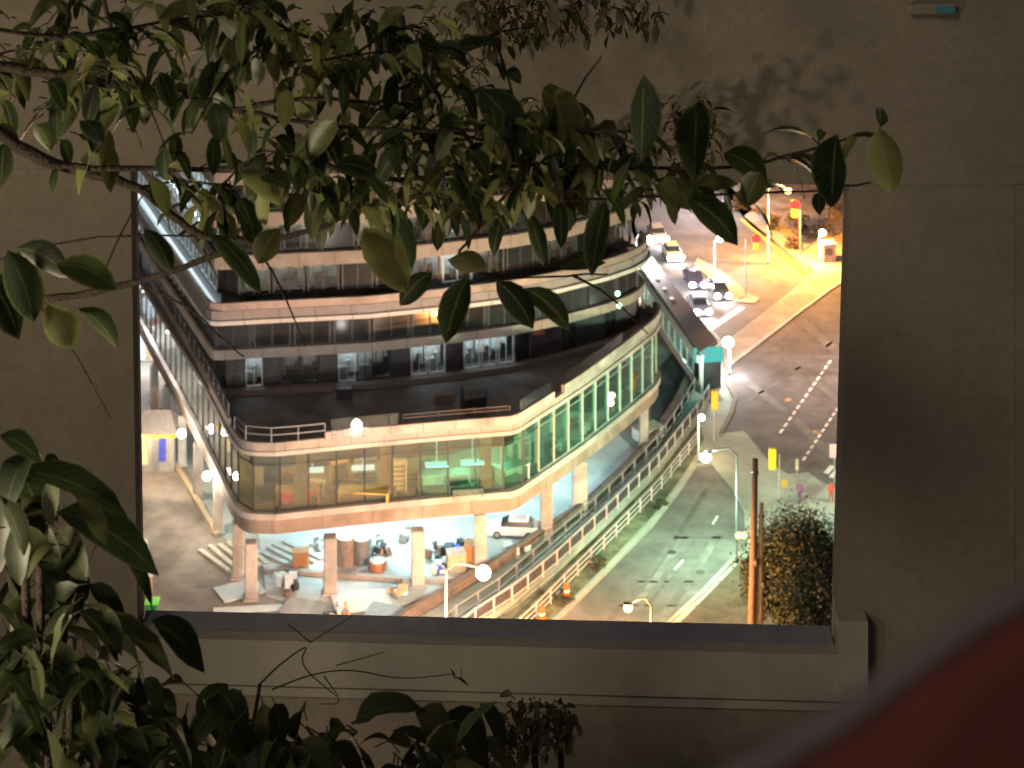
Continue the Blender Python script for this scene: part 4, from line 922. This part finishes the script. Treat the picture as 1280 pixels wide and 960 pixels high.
# terrace slab under the wall and the host tower below it
bm = bmesh.new(); box(bm, (0, 3.5, H - 6.6), (18, 12, 0.3)); struct('terrace', bm, brownpave)
bm = bmesh.new(); box(bm, (0, 2.5, (H - 6.75) / 2), (17, 10, H - 6.76)); t = link('host_tower', bm, wallmat); tag(t, 'plain tower block carrying the terrace and the stucco wall', 'building')

# faint teal glow on the wall, added as a small dim emitter
t = thing('teal_glow', wp(1172, 12, WD - .05), 'faint teal glow high on the stucco wall', 'lamp'); q = t.location
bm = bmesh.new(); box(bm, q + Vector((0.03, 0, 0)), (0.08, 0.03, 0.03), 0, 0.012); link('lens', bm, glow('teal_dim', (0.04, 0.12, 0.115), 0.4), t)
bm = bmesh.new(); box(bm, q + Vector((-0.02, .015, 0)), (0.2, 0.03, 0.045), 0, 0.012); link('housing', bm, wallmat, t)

# terrace lamp (out of frame, low on the left) that lights wall and leaves
q = D(-560, 860, 5.0); t = thing('garden_lamp', Vector((q.x, q.y, H - 6.45)), 'garden lamp standing on the terrace by the wall', 'lamp')
bm = bmesh.new(); tube(bm, [(q.x, q.y, H - 6.45), q], [0.03, 0.02], 8); link('post', bm, darkmetal, t)
bm = bmesh.new(); ball(bm, q, 0.1); link('globe', bm, glow('garden_lamp', (1, 0.8, 0.5), 12), t, True)
lamp_light('garden_light', q + Vector((0.0, -0.25, 0.1)), 150, (1.0, 0.82, 0.54), t, 0.12)

# ------------------------------------------------------------------ FOREGROUND TREE
LR = random.Random(21)
def leaf(bm, base, dirv, L, W, droop, fold=0.25, twist=None, side=None):
    dirv = dirv.normalized(); side = side or dirv.cross(Vector((0, 0, 1)))
    if side.length < 0.05: side = Vector((1, 0, 0))
    side.normalize()
    if twist: side = (Matrix.Rotation(twist, 3, dirv) @ side)
    nrm = side.cross(dirv).normalized(); N = 6; rows = []
    pp = base.copy(); d = dirv.copy()
    for k in range(N + 1):
        t = k / N
        wdt = W * (math.sin(math.pi * min(1, t * 0.93 + 0.02)) ** 0.8) * (1.12 - 0.3 * t) if 0 < k < N else W * 0.03
        c = pp; wob = LR.uniform(-.05, .05) * W
        rows.append([bm.verts.new(c + side * wdt * .5 + nrm * (fold * wdt * .5 + wob)), bm.verts.new(c), bm.verts.new(c - side * wdt * .5 + nrm * (fold * wdt * .5 - wob))])
        d = (d + Vector((0, 0, -droop / N))).normalized(); pp = pp + d * (L / N)
    ul = bm.loops.layers.uv.get('leaf') or bm.loops.layers.uv.new('leaf')
    for k, (a, b) in enumerate(zip(rows, rows[1:])):
        for i in (0, 1):
            f = bm.faces.new((a[i], a[i + 1], b[i + 1], b[i]))
            for lp, (u, v) in zip(f.loops, ((i, k), (i + 1, k), (i + 1, k + 1), (i, k + 1))): lp[ul].uv = (u * .5, v / N)

def bpts(lst, d0, d1):
    n = len(lst); return [D(x, y, d0 + (d1 - d0) * i / (n - 1)) for i, (x, y) in enumerate(lst)]
def smooth3(pts, it=2):
    for _ in range(it):
        q = [pts[0]]
        for a, b in zip(pts, pts[1:]): q += [a.lerp(b, 0.25), a.lerp(b, 0.75)]
        q.append(pts[-1]); pts = q
    return pts
def put_leaf(bmL, bmT, p, d, spx, size=(34, 66)):
    """short stalk and a hanging leaf at p"""
    s = LR.uniform(*size) / F * d
    if SHRUB_EDGE[0]:
        xx = p.x / p.y * F + 640; yy = (H - p.z) / p.y * F + YH
        if xx > 128 and yy < 800: return
    if bmL is TREEFOL[0]:
        xx = p.x / p.y * F + 640; yy = (H - p.z) / p.y * F + YH
        if (xx > 225 and yy > 266) or (xx > 540 and yy < 70) or (xx > 660 and yy < 120) or (xx > 900 and yy < 165) or (60 < xx < 150 and 210 < yy) or (xx < 225 and 235 < yy < 300) or xx > 1110: return
    v = Vector((LR.gauss(0, .9), LR.gauss(0, .6), LR.gauss(-0.08, .5))) + spx
    v.normalize(); e = p + v * s * 0.22 + Vector((0, 0, -0.02 * s))
    tube(bmT, [p, e], 0.0022 * d / 6, 4)
    leaf(bmL, e, (v + Vector((0, 0, -.25))), s, s * LR.uniform(.36, .58), LR.uniform(.5, 2.4), LR.uniform(.1, .5), LR.uniform(-.9, .9))
TREEFOL = [None]; SHRUB_EDGE = [False]
def at_len(pts, f):
    Ls = [(b - a).length for a, b in zip(pts, pts[1:])]; T0 = sum(Ls) * f
    for (a, b), l in zip(zip(pts, pts[1:]), Ls):
        if T0 <= l: return a.lerp(b, T0 / l), (b - a).normalized()
        T0 -= l
    return pts[-1], (pts[-1] - pts[-2]).normalized()

trunk_p = D(-560, 420, 6.2)
tree = thing('overhanging_tree', Vector((trunk_p.x, trunk_p.y, H - 6.45)), 'dark leafy tree whose branches hang across the top of the window', 'tree')
bmB, bmL = bmesh.new(), bmesh.new(); bmT = bmB; TREEFOL[0] = bmL
tube(bmB, smooth3([Vector((trunk_p.x, trunk_p.y, H - 6.5)), trunk_p + Vector((0.05, 0, -1)), trunk_p + Vector((0, .1, .3)), trunk_p + Vector((.2, 0, 1.5))]), 0.09, 10)
BR = [  # pixels, depth from/to, radius from/to in pixels, leaves, side twigs
    ([(-560, 300), (-200, 130), (-60, 125), (0, 168), (60, 205), (130, 218), (180, 238), (222, 276), (255, 298), (330, 304)], 6.2, 5.8, 22, 6, 4, 3),
    ([(60, 205), (150, 212), (250, 212), (330, 206), (380, 196)], 5.9, 5.9, 9, 4, 8, 3),
    ([(-560, 280), (-100, 60), (0, 84), (100, 98), (200, 112), (268, 124), (290, 140), (330, 128), (385, 122), (470, 130)], 6.2, 5.6, 15, 4, 10, 6),
    ([(-560, 400), (-150, 410), (0, 385), (60, 374), (150, 360), (240, 330), (330, 302), (400, 286), (470, 252), (580, 236), (640, 232)], 6.2, 5.7, 11, 4, 14, 5),
    ([(190, 362), (240, 385), (285, 428), (305, 447)], 5.95, 5.85, 3, 2, 0, 0),
    ([(-20, 330), (80, 300), (200, 293), (300, 296)], 6.0, 6.1, 3, 2, 2, 1),
    ([(380, 196), (480, 232), (620, 205), (760, 208), (900, 214), (1000, 192), (1060, 172), (1108, 165)], 5.9, 5.6, 7, 2.5, 30, 0),
    ([(700, 250), (860, 244), (1000, 241), (1088, 228)], 5.7, 5.6, 4, 2, 6, 0),
    ([(470, 130), (520, 98), (600, 52), (655, 18)], 5.6, 5.9, 5, 2, 6, 2),
    ([(300, 140), (430, 160), (560, 165), (700, 160), (800, 165)], 5.7, 5.4, 6, 3, 20, 7),
    ([(640, 232), (600, 285), (560, 330), (620, 348), (760, 342)], 5.7, 5.8, 5, 2, 10, 1),
    ([(120, -40), (140, 40), (170, 110)], 5.6, 5.9, 8, 4, 4, 2),
    ([(330, -40), (345, 40), (300, 80), (255, 50)], 5.4, 5.6, 6, 3, 8, 2),
    ([(-100, 20), (60, 50), (180, 30), (330, 10)], 5.4, 5.6, 7, 3, 14, 4),
    ([(420, 60), (340, 30), (290, -20)], 5.4, 5.4, 5, 3, 8, 3),
    ([(360, 80), (440, 70), (520, 60), (600, 55)], 5.5, 5.7, 4, 2, 12, 4),
]
for lst, d0, d1, r0, r1, nl, ntw in BR:
    pts = smooth3(bpts(lst, d0, d1), 2); n = len(pts)
    tube(bmB, [p + Vector((LR.gauss(0, 1), LR.gauss(0, 1), LR.gauss(0, 1))) * 0.002 for p in pts], [(r0 + (r1 - r0) * i / (n - 1)) / F * p.y * .5 * LR.uniform(.9, 1.12) for i, p in enumerate(pts)], 8)
    for k in range(nl):
        p, t_ = at_len(pts, LR.uniform(.35, 1)); put_leaf(bmL, bmT, p, p.y, t_ * .6)
    for k in range(ntw):
        p, t_ = at_len(pts, LR.uniform(.3, .98))
        v = (t_ * .7 + Vector((LR.gauss(0, .5), LR.gauss(0, .8), LR.gauss(-.1, .6)))).normalized(); L = LR.uniform(70, 170) / F * p.y
        tw = smooth3([p, p + v * L * .5 + Vector((0, 0, .02)), p + v * L + Vector((0, 0, -.05 * L))], 1)
        tube(bmB, tw, [0.005, 0.004, 0.0035, 0.003, 0.002][:len(tw)] + [0.002] * max(0, len(tw) - 5), 5)
        for j in range(LR.randint(4, 7)):
            q, t2 = at_len(tw, LR.uniform(.15, 1)); put_leaf(bmL, bmT, q, q.y, t2 * .5)
# leafy masses: centre, half size, number of leaves
for cx, cy, rx, ry, n in ((300, 60, 260, 70, 100), (80, 130, 100, 60, 40), (420, 190, 160, 60, 95), (620, 170, 150, 55, 80), (560, 238, 170, 34, 85), (760, 215, 120, 38, 65), (420, 245, 90, 30, 40), (300, 255, 90, 35, 30), (460, 40, 90, 40, 40), (600, 140, 130, 45, 50), (520, 195, 190, 50, 55), (200, 60, 220, 70, 80), (90, 60, 120, 80, 45), (440, 60, 110, 60, 45)):
    for k in range(n):
        x, y = cx + LR.uniform(-1, 1) * rx, cy + LR.uniform(-1, 1) * ry
        if ((x - cx) / rx) ** 2 + ((y - cy) / ry) ** 2 > 1: continue
        d = LR.uniform(5.2, 7.0); put_leaf(bmL, bmT, D(x, y, d), d, Vector((LR.uniform(-.7, .7), 0, 0)), (30, 58))
# single leaves that stand out: pixel base, tip, width px, depth
for (x0, y0), (x1, y1), wd, d in (((805, 92), (802, 205), 52, 5.3), ((872, 125), (868, 232), 56, 5.4), ((1046, 168), (1040, 262), 66, 5.5), ((1098, 160), (1112, 244), 54, 5.45), ((860, 248), (922, 312), 46, 5.5),
                            ((758, 250), (742, 348), 40, 5.5), ((660, 265), (678, 335), 26, 5.6), ((455, 285), (505, 372), 62, 5.4), ((480, 262), (512, 345), 40, 5.5), ((350, 285), (322, 332), 40, 5.6), ((262, 290), (325, 372), 34, 5.7), ((420, 205), (478, 222), 34, 5.5),
                            ((585, 345), (560, 432), 46, 5.6), ((620, 350), (665, 415), 42, 5.6), ((655, 360), (712, 418), 36, 5.6), ((560, 325), (610, 330), 36, 5.6), ((700, 335), (760, 320), 28, 5.7), ((540, 340), (500, 385), 36, 5.6), ((690, 105), (705, 205), 70, 5.4), ((600, 110), (650, 190), 60, 5.45),
                            ((10, 312), (40, 408), 56, 5.2), ((70, 330), (150, 362), 44, 5.2), ((60, 380), (88, 440), 52, 5.2), ((98, 385), (145, 440), 34, 5.2), ((-20, 340), (20, 430), 60, 5.2), ((20, 310), (90, 345), 40, 5.3), ((265, 112), (272, 172), 28, 5.4), ((45, 155), (62, 192), 34, 5.4), ((100, 150), (130, 178), 30, 5.4), ((200, 90), (215, 140), 34, 5.4), ((870, 232), (890, 290), 34, 5.5), ((180, 285), (215, 345), 32, 5.6), ((420, 150), (380, 215), 40, 5.5), ((300, 215), (350, 260), 36, 5.5), ((950, 215), (935, 262), 40, 5.5), ((905, 190), (960, 235), 44, 5.5), ((820, 232), (872, 262), 42, 5.5)):
    a = D(x0, y0, d); b = D(x1, y1, d + LR.uniform(-.08, .08)); v = b - a
    leaf(bmL, a, v + Vector((0, 0, .5 * v.length)), v.length * 0.98, wd * .86 / F * d, 1.0, .45, LR.uniform(-.55, .55), v.cross(Vector((0, 1, -.35))))
treelf = leafmat('tree_leaf', (0.024, 0.046, 0.017), (0.06, 0.10, 0.03), (0.38, 0.40, 0.14), 0.35, 0.45, True)  # yellow ramp end stands for bright lamplit leaves and undersides
link('branches', bmB, bark, tree, True); link('foliage', bmL, treelf, tree, True)

# ------------------------------------------------------------------ shrubs below
def shrub(name, label, regions, d0, d1, size, m, seed, basepx, singles=(), hang=False):
    global LR
    LR = random.Random(seed); bmS, bmF = bmesh.new(), bmesh.new()
    b = D(basepx[0], basepx[1], (d0 + d1) / 2); t = thing(name, Vector((b.x, b.y, H - 6.45)), label, 'shrub')
    g = b if hang else Vector((b.x, b.y, H - 6.45))
    for cx, cy, rx, ry, n in regions:
        c = D(cx, cy, (d0 + d1) / 2); c2 = Vector((c.x + .02, WD - .01, c.z - .04)) if hang else g
        tube(bmS, smooth3([c2, c2.lerp(c, .55) + Vector((0.1, 0, .1 if not hang else .03)), c], 2), 0.004 if hang else 0.012, 6)
        for k in range(n):
            x, y = cx + LR.uniform(-1, 1) * rx, cy + LR.uniform(-1, 1) * ry
            if ((x - cx) / rx) ** 2 + ((y - cy) / ry) ** 2 > 1: continue
            d = LR.uniform(d0, d1); put_leaf(bmF, bmF if hang else bmS, D(x, y, d), d, Vector((LR.uniform(-.5, .7), 0, -.1)), size)
    for (x0, y0), (x1, y1), wd, d in singles:
        a = D(x0, y0, d); e = D(x1, y1, d); v = e - a; leaf(bmF, a, v + Vector((0, 0, .5 * v.length)), v.length * 1.1, wd / F * d, .9, .25, LR.uniform(-.4, .6))
    link('stems', bmS, bark, t, True); link('foliage', bmF, m, t, True)
shrublf = leafmat('shrub_leaf', (0.018, 0.03, 0.012), (0.038, 0.06, 0.022), (0.16, 0.18, 0.07), 0.28, 0.5, True)
SHRUB_EDGE[0] = True
shrub('corner_shrub', 'large dark broad leaved shrub filling the lower left corner', [(50, 690, 105, 120, 66), (30, 620, 65, 60, 22), (90, 800, 120, 60, 56), (60, 880, 140, 70, 66)], 5.0, 6.2, (52, 100), shrublf, 41, (-40, 1300),
      [((20, 590), (150, 650), 60, 5.3), ((70, 640), (185, 720), 60, 5.3), ((0, 545), (46, 578), 34, 5.2), ((120, 770), (205, 850), 56, 5.4), ((190, 775), (245, 840), 50, 5.5), ((150, 690), (182, 760), 44, 5.4)])
SHRUB_EDGE[0] = False
shrub('low_shrub', 'dark broad leaved shrub along the bottom below the ledge', [(260, 905, 150, 45, 60), (420, 935, 150, 40, 55), (550, 935, 60, 40, 26), (330, 955, 260, 30, 80)], 5.4, 6.6, (60, 95), shrublf, 42, (330, 1400),
      [((440, 905), (520, 880), 70, 5.8), ((560, 890), (600, 960), 66, 5.8), ((520, 890), (560, 950), 60, 5.8), ((600, 880), (625, 940), 40, 5.9)])
palelf = leafmat('pale_leaf', (0.07, 0.075, 0.03), (0.16, 0.15, 0.075), (0.3, 0.28, 0.17), 0.3, 0.5)
shrub('pale_shrub', 'pale small leaved flowering shrub in front of the lower wall', [(665, 905, 50, 40, 150), (700, 905, 25, 30, 60), (600, 940, 60, 25, 100)], 7.2, 7.8, (12, 24), palelf, 43, (640, 1500))
shrub('pale_creeper', 'pale small leaved sprays near the top of the wall', [(700, 15, 130, 32, 230), (600, 30, 80, 30, 130), (860, 165, 40, 50, 110), (560, 75, 60, 30, 60), (760, 190, 50, 25, 70)], 7.9, 8.45, (12, 26), palelf, 44, (690, -260), (), True)
# bare twigs with a withered leaf
bm = bmesh.new()
for l, r in (([(325, 855), (350, 830), (388, 803), (372, 830), (420, 870)], 3), ([(340, 862), (390, 842), (440, 836), (500, 850), (570, 842)], 2.5), ([(388, 803), (360, 780)], 2), ([(388, 803), (440, 770)], 2), ([(420, 832), (470, 818), (480, 815)], 2), ([(405, 845), (430, 880), (400, 880)], 2)):
    pts = smooth3(bpts(l, 6.8, 6.7), 3); tube(bm, pts, [r / F * 6.8 * .42 * (1 - .5 * i / len(pts)) for i in range(len(pts))], 6)
tube(bm, smooth3(bpts([(325, 855), (300, 1000), (280, 1500)], 6.8, 6.8)), 0.006, 6)
tw = thing('bare_twig', D(280, 1500, 6.8), 'bare dark twig crossing the ledge with a withered leaf', 'twig'); link('stem', bm, bark, tw, True)
bm = bmesh.new(); LR = random.Random(2)
for x, y, dx, dy in ((562, 835, 10, 16), (578, 832, -2, 20), (568, 846, 12, 4)): a = D(x, y, 6.7); leaf(bm, a, D(x + dx, y + dy, 6.7) - a, .055, .02, .5)
link('withered_leaf', bm, bark, tw)
# ------------------------------------------------------------------ red panel close to the camera, lower right
edge = [(900, 990), (960, 953), (1050, 900), (1110, 856), (1180, 805), (1230, 770), (1300, 735), (1420, 690)]
d0 = 0.75; t = thing('red_cushion', D(1250, 1100, d0), 'blurred dark red cushion with pale grey piping close to the camera', 'cushion')
bm = bmesh.new(); ps = [D(x, y, d0) for x, y in edge] + [D(1420, 1300, d0), D(760, 1300, d0)]
fr = [bm.verts.new(p) for p in ps]; bk = [bm.verts.new(p + Vector((0, .035, -.042))) for p in ps]
cen = sum(ps, Vector()) / len(ps); c0 = bm.verts.new(cen + Vector((0, -.012, 0)))
for i in range(len(ps)): bm.faces.new((fr[i], fr[(i + 1) % len(ps)], c0)); bm.faces.new((fr[i], bk[i], bk[(i + 1) % len(ps)], fr[(i + 1) % len(ps)]))
bm.faces.new(bk[::-1]); link('cover', bm, mat('red_fabric', (0.24, 0.065, 0.055), 0.9, 0.1, 40), t)
bm = bmesh.new(); tube(bm, [D(x, y - 2, d0 - .003) for x, y in edge], 0.0048, 10); link('piping', bm, mat('grey_piping', (0.26, 0.22, 0.25), 0.7), t, True)
